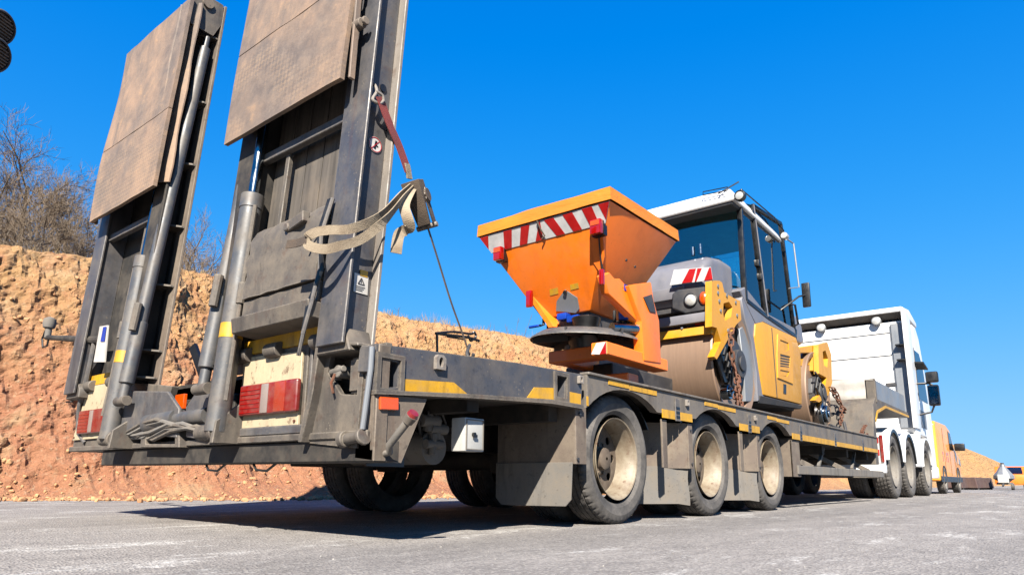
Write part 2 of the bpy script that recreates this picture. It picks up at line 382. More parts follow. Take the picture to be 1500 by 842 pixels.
# ------------------------------------------------------------------ setting: road, cut bank, verge
def interp(x, P):
    if x <= P[0][0]: return P[0][1]
    for (a, b), (c, d) in zip(P, P[1:]):
        if x <= c: t = (x-a)/(c-a); t = t*t*(3-2*t); return b+(d-b)*t
    return P[-1][1]
b = B(); b.add([(-60,-60,0),(400,-60,0),(400,60,0),(-60,60,0)], [(0,1,2,3)])
tag(b.build('road', M['asphalt'], smooth=0), None, None, kind='structure')
YB = [(-14,8.0),(-3,6.7),(-1.4,6.2),(-.27,5.45),(.85,4.95),(1.7,4.75),(3,4.6),(12,4.3),(60,4.0),(400,4.0)]
ZC = [(-14,2.75),(-1.46,3.0),(1.4,3.24),(4.2,3.3),(9.7,3.6),(30,4.1),(97,4.6),(220,3.5),(400,2.5)]
YC = 7.7
def bankpt(x, t):
    y0 = interp(x, YB); zc = interp(x, ZC); yc = max(YC, y0+1.55)
    if t <= 1:
        z = zc*(t**1.12*.97+.03*math.sin(t*math.pi/2)); k = .30*min(t/.12, 1)+.70*t if t < .12 else .30+.70*t
        k = .22*(1-math.exp(-t*14))+.78*t
        y = y0+(yc-y0)*k
        q = Vector((x*1.0, z*1.1, 3.1)); e = min(1, t*7)*min(1, (1-t)*9+.25)
        far = 1.0 if x < 14 else 1.7
        d = .20*noise.fractal(Vector((x*1.3, z*.3, 0)), .9, 2.2, 4)*e*far
        d += .10*noise.ridged_multi_fractal(Vector((x*.9+5, z*1.3, 7)), .8, 2.1, 5, 1., 2.)*e*.6
        d += .075*noise.fractal(Vector((x*5, z*2.6, 2)), .7, 2.1, 4)*(e*.7+.3)
        c = noise.voronoi(Vector((x*5.5, z*5.5, y*3)))[0]; d += .035*(c[1]-c[0])*(.4+e)
        c = noise.voronoi(Vector((x*13, z*13, y*5)))[0]; d += .022*(c[1]-c[0]); d += .030*noise.noise(Vector((x*15, z*15, 6)))
        return Vector((x+.05*noise.noise(Vector((x*3, z*3, 9))), y-d*.9, max(z+d*.35*min(1, t*6), -.03)))
    s = (t-1)
    return Vector((x, yc+s, zc+.10*noise.fractal(Vector((x*.9, s*.7, 4)), .8, 2.1, 4)*min(1, s+.3)-.04*min(s, 3)))
xs = []; x = -14.
while x < 300:
    xs.append(x); x += .09 if x < -3.2 else .036 if x < 9.5 else .10 if x < 16 else .35 if x < 40 else 1.5 if x < 120 else 6
ts = [i/104 for i in range(105)] + [1.1, 1.25, 1.5, 2, 3, 5, 9, 18, 40, 110]
rows = [[bankpt(x, t) for x in xs] for t in ts]
b = B(); b.sheet(rows); tag(b.build('embankment', M['soil'], smooth=0), None, None, kind='structure')

ICO = []
def ico():
    p = (1+5**.5)/2; V = [(-1,p,0),(1,p,0),(-1,-p,0),(1,-p,0),(0,-1,p),(0,1,p),(0,-1,-p),(0,1,-p),(p,0,-1),(p,0,1),(-p,0,-1),(-p,0,1)]
    F = [(0,11,5),(0,5,1),(0,1,7),(0,7,10),(0,10,11),(1,5,9),(5,11,4),(11,10,2),(10,7,6),(7,1,8),(3,9,4),(3,4,2),(3,2,6),(3,6,8),(3,8,9),(4,9,5),(2,4,11),(6,2,10),(8,6,7),(9,8,1)]
    return [Vector(v).normalized() for v in V], F
IV, IF = ico()
def rock(b, c, r):
    rot = Matrix.Rotation(random.uniform(0, 6.28), 3, Vector((random.random()-.5, random.random()-.5, random.random()+.1)).normalized()); s = Vector((random.uniform(.7, 1.3), random.uniform(.7, 1.2), random.uniform(.5, .95)))
    b.add([Vector(c)+rot @ Vector((v.x*s.x, v.y*s.y, v.z*s.z))*r*random.uniform(.8, 1.2) for v in IV], IF)
b = B()
for i in range(4600):
    x = random.uniform(-4.5, 9); t = random.random()**2.6*.98
    p = bankpt(x, t); rock(b, p+Vector((0, -.01, .0)), .007+.03*random.random()**5)
for i in range(1300):
    x = random.uniform(-4.5, 8); rock(b, (x, interp(x, YB)-abs(random.gauss(0, .24))-.02, .012), .006+.05*random.random()**5)
tag(b.build('loose_clods', M['clod'], smooth=0), 'loose earth clods and stones on the cut bank and at its foot', 'clods', kind='stuff')
b = B()
for i in range(1100):
    d = 1.5+9*random.random()**1.6; a = yaw+random.uniform(-.75, .75); x = CAM.x+d*math.cos(a); y = CAM.y+d*math.sin(a)
    if y < 3.4: rock(b, (x, y, .001), .001+.003*random.random()**4)
tag(b.build('road_grit', M['pebble'], smooth=0), 'pale loose grit scattered over the worn asphalt', 'grit', kind='stuff')
b = B()
for i in range(5200):
    x = random.uniform(-6, 26) if i % 3 else random.uniform(2, 14); p = bankpt(x, 1+abs(random.gauss(.0, .35))+.02); h = random.uniform(.05, .22)*(1.6 if noise.noise(Vector((x*.9, 0, 3))) > .12 else .7)
    d = Vector((random.gauss(0, .3), random.gauss(0, .3), 1)).normalized()*h; w = Vector((random.uniform(-1, 1), random.uniform(-1, 1), 0)).normalized()*.004
    b.add([p-w, p+w, p+d*.6+w*.6, p+d, p+d*.6-w*.6], [(0,1,2,4),(4,2,3)])
tag(b.build('dry_grass', M['grass'], smooth=0), 'dry grass tufts along the top of the cut bank', 'grass', kind='stuff')

def tree(px, py, Y, label, spread=.5, dens=1.0, rng=None):
    rng = rng or random
    top = at(px, py, 'y', Y); base = Vector((top.x, Y, interp(top.x, ZC)-.3)); H = (top.z-base.z)
    T = B(); Tw = B()
    def grow(p, d, L, r, lev):
        n = 4 if lev < 2 else 3; pts = [p]; dd = d.copy(); rs = [r]
        for i in range(n):
            dd = (dd+Vector((rng.gauss(0, .13), rng.gauss(0, .13), rng.gauss(0, .07)+(.06 if lev else .03)))).normalized()
            pts.append(pts[-1]+dd*L/n); rs.append(r*(1-.62*(i+1)/n))
        (T if lev < 2 else Tw).tube(pts, rs, 6 if lev == 0 else 4 if lev == 1 else 3, False)
        if lev >= 4: return
        k = int({0: 12, 1: 8, 2: 6, 3: 4}[lev]*dens+.5)
        for i in range(k):
            f = (.22 if lev == 0 else .2)+.78*(i+rng.random())/k; q = f*n; j = min(int(q), n-1); pp = pts[j].lerp(pts[j+1], q-j)
            dr = (pts[j+1]-pts[j]).normalized(); side = Vector((rng.gauss(0, 1), rng.gauss(0, 1), rng.gauss(0, .5))); side = (side-dr*side.dot(dr)).normalized()
            an = rng.uniform(.45, .95)*spread*1.7
            grow(pp, (dr*math.cos(an)+side*math.sin(an)).normalized(), L*(rng.uniform(.42, .60) if lev else rng.uniform(.34, .5)*(1.25-.6*f)), max(rs[j]*.5, .0042), lev+1)
    grow(base, Vector((rng.gauss(0, .05), rng.gauss(0, .05), 1)).normalized(), H*.77, .014*H+.02, 0)
    t = thing('bare_tree', base, label, 'tree', 'bare trees on top of the bank'); T.build('trunk', M['bark'], t); Tw.build('crown', M['twig'], t, smooth=0)
TREES = [(62, 216, 20, 'tallest wide bare tree above the left part of the bank', .62, 1.15), (6, 250, 18, 'bare tree at the left picture edge on the bank', .55, 1.0), (112, 252, 21, 'bare tree right of the tallest one on the bank', .55, 1.0),
 (36, 275, 16, 'short bare tree in front of the tallest one', .55, 1.0), (140, 282, 23, 'thin bare tree close to the left ramp plate', .45, .9), (88, 268, 15, 'low twiggy bare tree under the tallest crown', .55, 1.0), (160, 315, 19, 'low bare tree seen just beneath the left ramp plate', .5, .9),
 (22, 285, 14, 'lowest bushy bare tree at the far left', .6, 1.0), (124, 305, 14.5, 'low bushy bare tree at the brow of the bank', .6, 1.0), (300, 314, 24, 'bare tree seen between the two ramps, left one', .5, 1.0), (326, 322, 20, 'bare tree seen between the two ramps, right one', .5, 1.0), (283, 345, 18, 'low bare tree behind the left ramp edge', .5, .9), (-30, 262, 20, 'bare tree mostly outside the left picture edge', .55, 1.0)]
rngt = random.Random(5)
for a in TREES: tree(*a, rng=rngt)
def sapling(px, py, Y, label):
    top = at(px, py, 'y', Y); base = Vector((top.x, Y, interp(top.x, ZC)-.1)); H = top.z-base.z; b = B(); rg = random.Random(px)
    for k in range(5):
        p = base+Vector((rg.gauss(0, .12), rg.gauss(0, .1), 0)); d = Vector((rg.gauss(0, .12), rg.gauss(0, .12), 1))*H*rg.uniform(.6, 1)
        b.tube([p, p+d*.5+Vector((rg.gauss(0, .02), 0, 0)), p+d], [.008, .006, .003], 4, False)
        for j in range(6): f = rg.uniform(.3, .9); s = p+d*f; b.tube([s, s+Vector((rg.gauss(0, .1), rg.gauss(0, .1), .12))*H*.8], [.004, .002], 3, False)
    tag(b.build('sapling', M['twig'], smooth=0), label, 'sapling', 'thin saplings on the bank edge')
for a in ((572, 446, 9, 'thin leafless sapling just right of the right ramp beam'), (606, 452, 9.5, 'thin leafless sapling left of the strap line'), (655, 470, 9, 'thin leafless sapling behind the strap line'), (718, 470, 10, 'thin leafless sapling between strap and spreader'), (752, 455, 10, 'taller thin leafless sapling next to the spreader disc')): sapling(*a)

# twin floodlight on a mast left of the picture
def floodlight():
    c1 = at(-2, 40, 'x', -1.2); c2 = at(-9, 80, 'x', -1.2)
    t = thing('floodlight_mast', (c1.x, c1.y+.15, interp(c1.x, ZC)-.3), 'grey twin floodlight with finned round heads at the upper left edge', 'floodlight')
    b = B(); o = ORG[t.name]; b.cyl(o, (o.x, o.y, c1.z+.4), .06, .045, 12); b.build('mast', M['tail'], t)
    for c, ang in ((c1, .5), (c2, .5)):
        d = Vector((.45, -.8, -.35)).normalized(); e = B(); r = .30
        pr = [(.02, .1), (r*.75, .1), (r, .06), (r, .0), (r*.93, -.03), (r*.86, -.03), (r*.84, .02), (.02, .02)]
        e.lathe(pr, (0,0,0), 'z', 32); q = d.to_track_quat('-Z', 'Y').to_matrix()
        e.v = [c+q @ v for v in e.v]; h = e.build('lamp_head', M['rdark'], t)
        f = B()
        for k in range(-4, 5):
            w = math.sqrt(max(r*r*.6-(k*.05)**2, .001)); o2 = len(f.v); f.box(-w, w, k*.05-.008, k*.05+.008, -.025, .02); f.v[o2:] = [c+q @ v for v in f.v[o2:]]
        f.build('fin', M['tail'], h)
    b = B(); b.bar((o.x, o.y, c1.z), c1, .04, .04); b.bar((o.x, o.y, c2.z), c2, .04, .04); b.build('bracket', M['tail'], t)
floodlight()
# ------------------------------------------------------------------ low-loader trailer
YR = -.06; XT = -1.93
TR = thing('low_loader_trailer', (2.6, 1.45, 0), 'dusty grey low-loader trailer with two raised loading ramps and three axles', 'trailer')
wx = [0., 1.36, 2.72]
# deck and chassis
b = B(); b.prism([(-1.80,.60),(-1.80,.745),(-.45,.80),(7.05,.83),(7.05,.68),(3.4,.68),(3.38,.79),(-.52,.775),(-.56,.665)], 'y', .0, 2.94); b.build('deck', M['dark'], TR, .004)
for y in (.82, 1.95): b = B(); b.prism([(-1.6,.42),(-1.6,.62),(7.1,.68),(7.1,.42)], 'y', y, y+.12); b.build('chassis_beam', M['dark'], TR)
for x in (-1.3, -.66, 3.5, 4.6, 5.7, 6.8): b = B(); b.box(x, x+.08, .05, 2.9, .56, .66); b.build('cross_member', M['dark'], TR)
for x in wx: b = B(); b.cyl((x, .2, .38), (x, 2.3, .38), .07, n=12); b.box(x-.09, x+.09, .75, .95, .3, .6); b.box(x-.09, x+.09, 1.9, 2.1, .3, .6); b.build('axle', M['dark'], TR)
# side panel of the sloping tail with two pockets
def rect(x0, x1, z0, z1): return [(x0, z0), (x1, z0), (x1, z1), (x0, z1)]
pk = [xz([(557,567),(583,567),(584,531),(557,524)], YR), xz([(814,579),(827,583),(828,553),(814,550)], YR)]
outer = xz([(547,577),(686,582),(805,590),(852,598),(852,548),(756,531),(640,515),(551,503)], YR)
b = B(); b.prism(outer, 'y', YR, YR+.05, pk); sp = b.build('side_panel', M['slate'], TR)
for h in pk:
    b = B(); x0, x1 = min(p[0] for p in h)-.004, max(p[0] for p in h)+.004; z0, z1 = min(p[1] for p in h)-.004, max(p[1] for p in h)+.004
    b.box(x0-.01, x0, YR+.05, YR+.16, z0, z1); b.box(x1, x1+.01, YR+.05, YR+.16, z0, z1); b.box(x0, x1, YR+.05, YR+.16, z1, z1+.01); b.box(x0, x1, YR+.05, YR+.16, z0-.01, z0); b.box(x0, x1, YR+.16, YR+.17, z0, z1)
    b.build('pocket', M['tail'], sp)
    b = B(); g = .018; b.prism(rect(x0-g, x1+g, z0-g, z1+g), 'y', YR-.012, YR+.002, [rect(x0+.002, x1-.002, z0+.002, z1-.002)]); b.build('pocket_frame', M['tail'], sp)
b = B(); b.prism([(p[0], p[1]) for p in xz([(547,571),(686,577),(805,585),(852,593),(852,599),(805,591),(686,583),(547,577)], YR)], 'y', YR-.015, YR+.06); b.build('lower_lip', M['tail'], sp)
def ring(px, py, yy, parent, s=1.):
    c = at(px, py, 'y', yy); e = [(c.x+.022*s*math.cos(k*.5236), c.z+.035*s*math.sin(k*.5236)) for k in range(12)]
    o = [(c.x-.045*s, c.z-.05*s), (c.x+.045*s, c.z-.05*s), (c.x+.045*s, c.z+.03*s), (c.x+.02*s, c.z+.052*s), (c.x-.03*s, c.z+.05*s), (c.x-.045*s, c.z+.03*s)]
    b = B(); b.prism(o, 'y', yy-.02, yy-.001, [e]); r = b.build('lashing_ring', M['edge'], parent)
    b = B(); b.prism(e, 'y', yy-.0025, yy-.001); b.build('ring_hole', M['blackp'], r)
ring(642, 531, YR, sp, .62)
# rail with wheel arches
zt = lambda x: .828+.0045*x
def arch(x): return [(x+.585*math.cos(a), .38+.405*math.sin(a)) for a in [math.pi*k/22 for k in range(23)] if .405*math.sin(a) > .27]
low = [(-.445, .645)]
for x in wx: low += list(reversed(arch(x)))
low += [(7.0, .648)]
b = B(); b.prism(low+[(7.0, zt(7.)), (-.445, zt(-.445))], 'y', YR, YR+.05); rail = b.build('side_rail', M['rail'], TR)
b = B()
b.prism([(-.447, zt(-.447)+.001), (7.0, zt(7.)+.001), (7.0, zt(7)+.016), (-.447, zt(-.447)+.016)], 'y', YR-.014, YR+.05); b.build('rail_cap', M['rail'], rail, .003)
b = B(); b.box(-.444, 7.0, 2.90, 2.95, .66, .83); b.build('far_rail', M['tail'], TR)
def strip(pts): b = B(); b.prism(pts, 'y', YR-.0045, YR-.0005); b.build('reflective_strip', M['yellow'], TR)
strip(xz([(590,575),(686,579),(664,560),(590,555)], YR)); strip(xz([(771,583),(810,585),(810,568),(782,567)], YR)); strip(xz([(831,592),(850,596),(850,577),(831,573)], YR))
strip(rect(-.44, -.335, .652, .722) if 0 else [(-.44,.652),(-.455,.652),(-.455,.705),(-.44,.705)])
ends = []
for i, x in enumerate(wx):
    L = x+.45; Rr = (wx[i+1]-.45) if i < 2 else 6.97; m = .5*(L+Rr) if i < 2 else L+.28
    strip(rect(L, m-.045, .656, .712)); strip(rect(m+.045, Rr if i < 2 else m+1.25, .656, .712))
    if i == 2: strip(rect(m+1.34, m+2.6, .656, .706)); strip(rect(m+2.69, Rr, .656, .703))
    strip(rect(x-.22, x+.02, .797, .826)); strip(rect(x+.03, x+.38, .790, .820))
    ends.append(m)
for x in ends+[ends[2]+1.295, ends[2]+2.645]:
    b = B(); s = B(); b.prism(rect(x-.036, x+.036, .648, .80), 'y', YR-.006, YR-.0005); q = b.build('lashing_plate', M['trailer'], rail, .002)
    for z in (.668, .698, .728): b = B(); b.prism(rect(x-.026, x+.026, z, z+.016), 'y', YR-.009, YR-.006); b.build('slot', M['blackp'], q)
    ring(0, 0, YR, rail) if 0 else None
for px, py in ((848, 556), (1005, 590), (1105, 612)): ring(px, py, YR, rail, .42)
# wheels
def tyre_mesh():
    W = .225; pr = [(.262,.035),(.285,.012),(.33,.004),(.358,.012),(.372,.022),(.380,.036),(.381,.055),(.372,.056),(.372,.064),(.381,.065),(.383,.09),(.374,.091),(.374,.099),(.383,.10),(.383,.125),(.374,.126),(.374,.134),(.383,.135),(.381,.16),(.372,.161),(.372,.169),(.381,.17),(.380,.19),(.372,.203),(.358,.213),(.33,.221),(.285,.213),(.262,.19)]
    def fn(i, j, r):
        if j in (4, 5, 6) or j in (21, 22): return r-(.006 if i % 4 == 0 else 0.)
        if j in (9, 10, 13, 14, 17, 18): return r-(.006 if (i+j) % 5 == 0 else 0.)
        return r
    b = B(); b.lathe(pr, (0, 0, 0), 'y', 200, fn=fn); return b.mesh('tyre', M['tyre'], smooth=25)
def rim_mesh():
    b = B(); b.lathe([(.228,.045),(.236,.02),(.243,.016),(.243,.022),(.232,.034),(.222,.05),(.214,.07),(.205,.12),(.206,.155)], (0,0,0), 'y', 56)
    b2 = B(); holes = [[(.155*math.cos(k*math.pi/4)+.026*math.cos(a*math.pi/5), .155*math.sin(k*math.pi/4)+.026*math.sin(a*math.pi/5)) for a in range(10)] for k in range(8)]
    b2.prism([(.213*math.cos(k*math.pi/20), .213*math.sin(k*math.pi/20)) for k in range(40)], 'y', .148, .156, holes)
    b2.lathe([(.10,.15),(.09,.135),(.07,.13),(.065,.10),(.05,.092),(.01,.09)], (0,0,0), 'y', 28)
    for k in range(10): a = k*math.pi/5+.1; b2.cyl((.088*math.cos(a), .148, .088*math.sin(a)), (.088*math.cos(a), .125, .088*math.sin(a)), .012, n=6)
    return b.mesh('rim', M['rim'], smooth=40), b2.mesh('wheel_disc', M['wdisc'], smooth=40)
def disc_mesh():
    b = B(); b.lathe([(.204,.17),(.01,.17)], (0,0,0), 'y', 20); return b.mesh('brake_drum', M['blackp'])
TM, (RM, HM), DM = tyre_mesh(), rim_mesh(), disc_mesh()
RG = RM.copy(); RG.materials[0] = M['trim']
def wheel(x, y, parent, s=1., full=True, z=None, rm=None):
    t = node_at(TM, 'wheel', parent, (x, y, .381*s if z is None else z)); t.scale = (s, s, s); t.rotation_euler = (0, random.uniform(0, 6.2), 0)
    if full:
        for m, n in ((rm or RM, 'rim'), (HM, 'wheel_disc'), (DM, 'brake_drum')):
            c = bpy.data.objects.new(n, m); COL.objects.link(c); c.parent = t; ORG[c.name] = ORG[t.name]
    return t
for x in wx:
    wheel(x, 0., TR); wheel(x, .29, TR, full=False); wheel(x, 1.92, TR, full=False); wheel(x, 2.22, TR, full=False)
    b = B(); pr = [(.425,.05),(.425,.62),(.435,.62),(.435,.05)]
    b.lathe(pr+pr[:1], (x, 0, .38), 'y', 24, R(28), R(152)); 
    for i in range(len(b.v)): b.v[i].x = x+(b.v[i].x-x)*1.22; b.v[i].z = min(b.v[i].z, .782)
    b.build('wheel_liner', M['blackp'], TR)
# fenders and mudflaps
b = B(); b.box(-.545, -.525, YR+.02, .50, .335, .662); b.box(-.545, -.44, YR+.012, YR+.024, .335, .648); fe = b.build('fender', M['fender'], TR, .003)
for px, py in ((849,606),(846,672)): p = at(px, py, 'y', YR+.01); b = B(); b.cyl((p.x, YR+.002, p.z), (p.x, YR+.014, p.z), .009, n=6); b.build('bolt', M['rdark'], fe)
b = B(); pts = [(YR+.04,.15),(YR+.075,.115),(.35,.11),(.46,.112),(.50,.15),(.50,.345),(YR+.03,.345)]; b.prism(pts, 'x', -.556, -.547); b.build('mudflap', M['flap'], TR, .002)
for i, x in enumerate(wx[:2]):
    b = B(); b.box(x+.47, x+.54, YR+.012, YR+.026, .335, .648)
    P, Q = Vector((x+.57, .20, 0)), Vector((x+.86, YR+.02, 0)); n = Vector((.012, .012, 0))
    b.hexa([P+Vector((0,0,.335)), Q+Vector((0,0,.335)), Q+n+Vector((0,0,.335)), P+n+Vector((0,0,.335)), P+Vector((0,0,.648)), Q+Vector((0,0,.648)), Q+n+Vector((0,0,.648)), P+n+Vector((0,0,.648))])
    b.box(x+.862, x+.935, YR+.012, YR+.026, .335, .648); fe = b.build('fender', M['fender'], TR, .003)
    for z in (.37, .60): b = B(); b.cyl((x+.90, YR+.002, z), (x+.90, YR+.013, z), .008, n=6); b.build('bolt', M['rdark'], fe)
    b = B(); rows = []
    for j in range(7):
        z = .10+.25*j/6; rows.append([Vector((x+.46+.42*k/6, .24-.27*k/6+.006*math.sin(k*1.7+j), z-(.012 if j == 0 and k in (0, 6) else 0)+(.02*(k == 0)*(j == 0)))) for k in range(7)])
    b.sheet(rows, (.007, .007, 0)); b.build('mudflap', M['flap'], TR)
b = B(); b.box(3.16, 3.42, YR+.012, YR+.026, .30, .648); b.box(3.16, 3.175, YR+.012, .45, .30, .648); b.build('fender', M['fender'], TR, .003)
b = B(); b.box(3.30, 7.22, YR-.004, YR+.03, .325, .41); b.build('side_guard', M['flap'], TR, .004)
for x in (3.9, 5.2, 6.5): b = B(); b.bar((x, YR+.04, .40), (x-.25, .4, .66), .05, .05); b.build('guard_bracket', M['tail'], TR)
for x in (4.4, 5.9): b = B(); b.bar((x, .05, .42), (x+.45, .1, .64), .03, .03); b.build('stay', M['flap'], TR)
# end bracket with orange reflector and marker lamp
b = B(); b.prism(xz([(547,674),(588,678),(626,584),(548,577)], YR), 'y', YR+.002, YR+.02, [[(p.x+.012*math.cos(k*.7854), p.z+.02*math.sin(k*.7854)) for k in range(8) for p in [at(563,607,'y',YR)]]]); eb = b.build('end_bracket', M['fender'], TR)
b = B(); b.prism(xz([(554,600),(581,601),(581,583),(554,581)], YR), 'y', YR-.014, YR+.001); b.build('side_reflector', M['lensor'], TR, .003)
b = B(); b.box(XT+.1, XT+.3, .1, .11, .3, .6); b.build('inner_plate', M['blackp'], eb)
p0 = at(563, 664, 'y', YR+.0); p1 = at(570, 652, 'y', YR-.05); p2 = at(598, 616, 'y', YR-.14); p3 = at(601, 610, 'y', YR-.16)
b = B(); b.tube([p0, p0+Vector((0,-.03,.004)), p1, p2], [.012,.013,.014,.015], 12); ml = b.build('marker_lamp_arm', M['flap'], TR)
d = (p3-p1).normalized(); b = B(); b.cyl(p2-d*.005, p2+d*.028, .021, .024, 16); b.build('lamp_rubber', M['tail'], ml); b = B(); b.cyl(p2+d*.026, p2+d*.042, .023, .019, 16); b.build('lamp_lens', M['lensdust'], ml)
# white tool box, valves and hoses in the shade
c = at(692, 612, 'y', .02); b = B(); b.box(-1.365, -1.235, -.0, .085, .375, .525); wb = b.build('tool_box', M['whitebox'], TR, .006, 2)
b = B(); b.cyl((-1.31, -.012, .45), (-1.31, .0, .45), .010, n=10); b.box(-1.32, -1.295, -.014, -.006, .437, .449); b.build('latch', M['blackp'], wb)
b = B(); b.prism(rect(-1.358, -1.242, .382, .518), 'y', -.004, .0, [rect(-1.354, -1.246, .386, .514)]); b.build('lid_seam', M['flap'], wb)
for i, (px, py) in enumerate(((628,616),(640,628),(634,650))):
    p = at(px, py, 'y', .32); b = B(); b.cyl(p+Vector((-.05,0,0)), p+Vector((.06,0,.0)), .03-.004*i, n=14); b.cyl(p+Vector((0,0,-.05)), p+Vector((0,0,.05)), .02, n=10); b.build('air_valve', M['flap'], TR)
p = at(640, 655, 'y', .34); b = B(); b.cyl(p+Vector((-.02,.0,0)), p+Vector((-.02,.6,0)), .085, n=20); b.build('air_tank', M['flap'], TR)
for k in range(4):
    p = at(618+k*9, 600, 'y', .3); b = B(); b.tube([p, p+Vector((.02*k,.02,-.06)), p+Vector((.05,.05+.05*k,-.12)), p+Vector((.1,.2,-.05)), p+Vector((.3,.3,.0))], .008, 6); b.build('air_hose', M['black'], TR)
b = B(); b.bar((-1.5,.25,.60), (-.75,.7,.46), .04, .05); b.build('brace', M['dark'], TR)
b = B(); b.box(-1.1, -.7, .95, 1.75, .32, .55); b.build('equipment_box', M['dark'], TR, .01)
# ---- tail
b = B(); b.box(XT, XT+.13, YR, 2.46, .312, .40); b.build('bumper_beam', M['dark'], TR, .006)
b = B(); b.box(XT-.02, XT+.12, YR+.02, 2.95, .402, .432); b.build('tail_shelf', M['tail'], TR, .004)
b = B(); b.box(XT+.13, XT+.16, YR+.05, 2.9, .40, .76); b.build('tail_wall', M['dark'], TR)
b = B(); b.prism(yz([(531,505),(556,503),(547,675),(519,671)], XT), 'x', XT+.0, XT+.06); b.build('corner_post', M['fender'], TR, .003)
def lamp_unit(pl, lt, n):
    h = yz(pl, XT); z0 = min(q[1] for q in h); z1 = max(q[1] for q in h); y0 = min(q[0] for q in h); y1 = max(q[0] for q in h)
    b = B(); b.box(XT+.01, XT+.13, y0-.02, y1+.02, z0-.05, z1+.012); hs_ = b.build('lamp_housing', M['tail'], TR, .004)
    b = B(); b.prism(h, 'x', XT-.004, XT+.009); pl_ = b.build('lamp_plate', M['cream'], TR, .002)
    for (fy, fz) in ((.05,.05),(.95,.05),(.05,.95),(.95,.95)): b = B(); b.cyl((XT-.009, y0+(y1-y0)*fy, z0+(z1-z0)*fz), (XT-.004, y0+(y1-y0)*fy, z0+(z1-z0)*fz), .007, n=8); b.build('bolt', M['rustch'], pl_)
    q = yz(lt, XT-.03); z0 = min(k[1] for k in q); z1 = max(k[1] for k in q); ya = max(k[0] for k in q); yb = min(k[0] for k in q); w = ya-yb
    b = B(); b.box(XT-.03, XT-.005, yb, ya, z0, z1); tl = b.build('tail_lamp', M['lensdust'], TR, .012, 3)
    for a, c, mm, nm in n:
        b = B(); b.box(XT-.034, XT-.028, ya-w*a, ya-w*c, z0+.006, z1-.006); b.build(nm, mm, tl, .003, 2)
    for k in range(6): z = z0+.012+(z1-z0-.02)*k/6; b = B(); b.box(XT-.0325, XT-.0285, ya-w*.38, ya-w*.03, z, z+.004); b.build('lens_rib', M['lensred'], tl)
lamp_unit([(351,628),(437,622),(444,514),(358,524)], [(348,608),(432,602),(433,558),(353,565)], [(.41,.53,M['lensdw'],'reversing_lens'),(.64,.82,M['lensod'],'indicator_lens')])
lamp_unit([(107,645),(150,641),(166,560),(130,566)], [(111,636),(152,632),(157,596),(120,602)], [(.42,.54,M['lensdw'],'reversing_lens')])
b = B(); b.box(XT-.012, XT+.13, .38, .98, .434, .472); b.build('lamp_sill', M['trailer'], TR, .004)
b = B(); b.box(XT+.02, XT+.10, .41, .445, .45, .80); b.box(XT+.01, XT+.08, .385, .405, .45, .80); b.build('cable_duct', M['trailer'], TR, .004)
# corner recess on the right of the lamp
b = B(); b.box(XT+.09, XT+.12, .0, .40, .36, .79); b.build('recess_back', M['tail'], TR)
b = B(); b.prism(yz([(448,648),(464,575),(474,507),(536,505),(522,656)], XT-.01), 'x', XT-.01, XT+.012, [yz([(486,513),(528,512),(523,578),(499,577),(480,545)], XT-.01)]); b.build('corner_plate', M['tail'], TR)
q = yz([(448,648),(464,575),(474,507),(480,507),(470,575),(454,648)], XT-.01); b = B(); b.prism(q, 'x', XT-.05, XT+.09); b.build('corner_flange', M['tail'], TR, .003)
q = yz([(474,510),(536,508),(536,503),(474,505)], XT-.01); b = B(); b.prism(q, 'x', XT-.05, XT+.09); b.build('corner_flange', M['tail'], TR, .003)
p = at(508, 546, 'x', XT+.03); b = B(); b.cyl(p+Vector((.05,0,0)), p+Vector((-.05,0,0)), .026, n=12); b.cyl(p+Vector((-.04,.05,.0)), p+Vector((-.04,-.035,.01)), .014, n=10); b.cyl(p+Vector((-.02,.02,.03)), p+Vector((-.02,.03,-.03)), .016, n=8); b.build('coupling', M['flap'], TR, .003)
b = B(); b.tube([p+Vector((-.05,.01,-.01)), p+Vector((-.065,.012,-.05)), p+Vector((-.06,.0,-.09))], .006, 6); b.build('coupling_hook', M['rustch'], TR)
b = B(); b.tube([at(545,508,'x',XT-.03), at(543,540,'x',XT-.03), at(531,628,'x',XT-.03)], .011, 10); b.build('lock_rod', M['alu'], TR)
b = B(); b.prism(yz([(526,545),(546,545),(548,506),(530,506)], XT-.02), 'x', XT-.03, XT-.004); b.build('rod_guide', M['trailer'], TR, .003)
p = at(520, 641, 'x', XT-.03); b = B(); b.cyl(p+Vector((0,.075,-.005)), p+Vector((0,-.05,.005)), .022, n=14); b.cyl(p+Vector((0,.08,-.005)), p+Vector((0,.05,-.002)), .033, n=14); b.cyl(p+Vector((0,-.04,.0)), p+Vector((0,-.055,.005)), .033, n=14); b.build('hinge_pin', M['tail'], TR, .003)
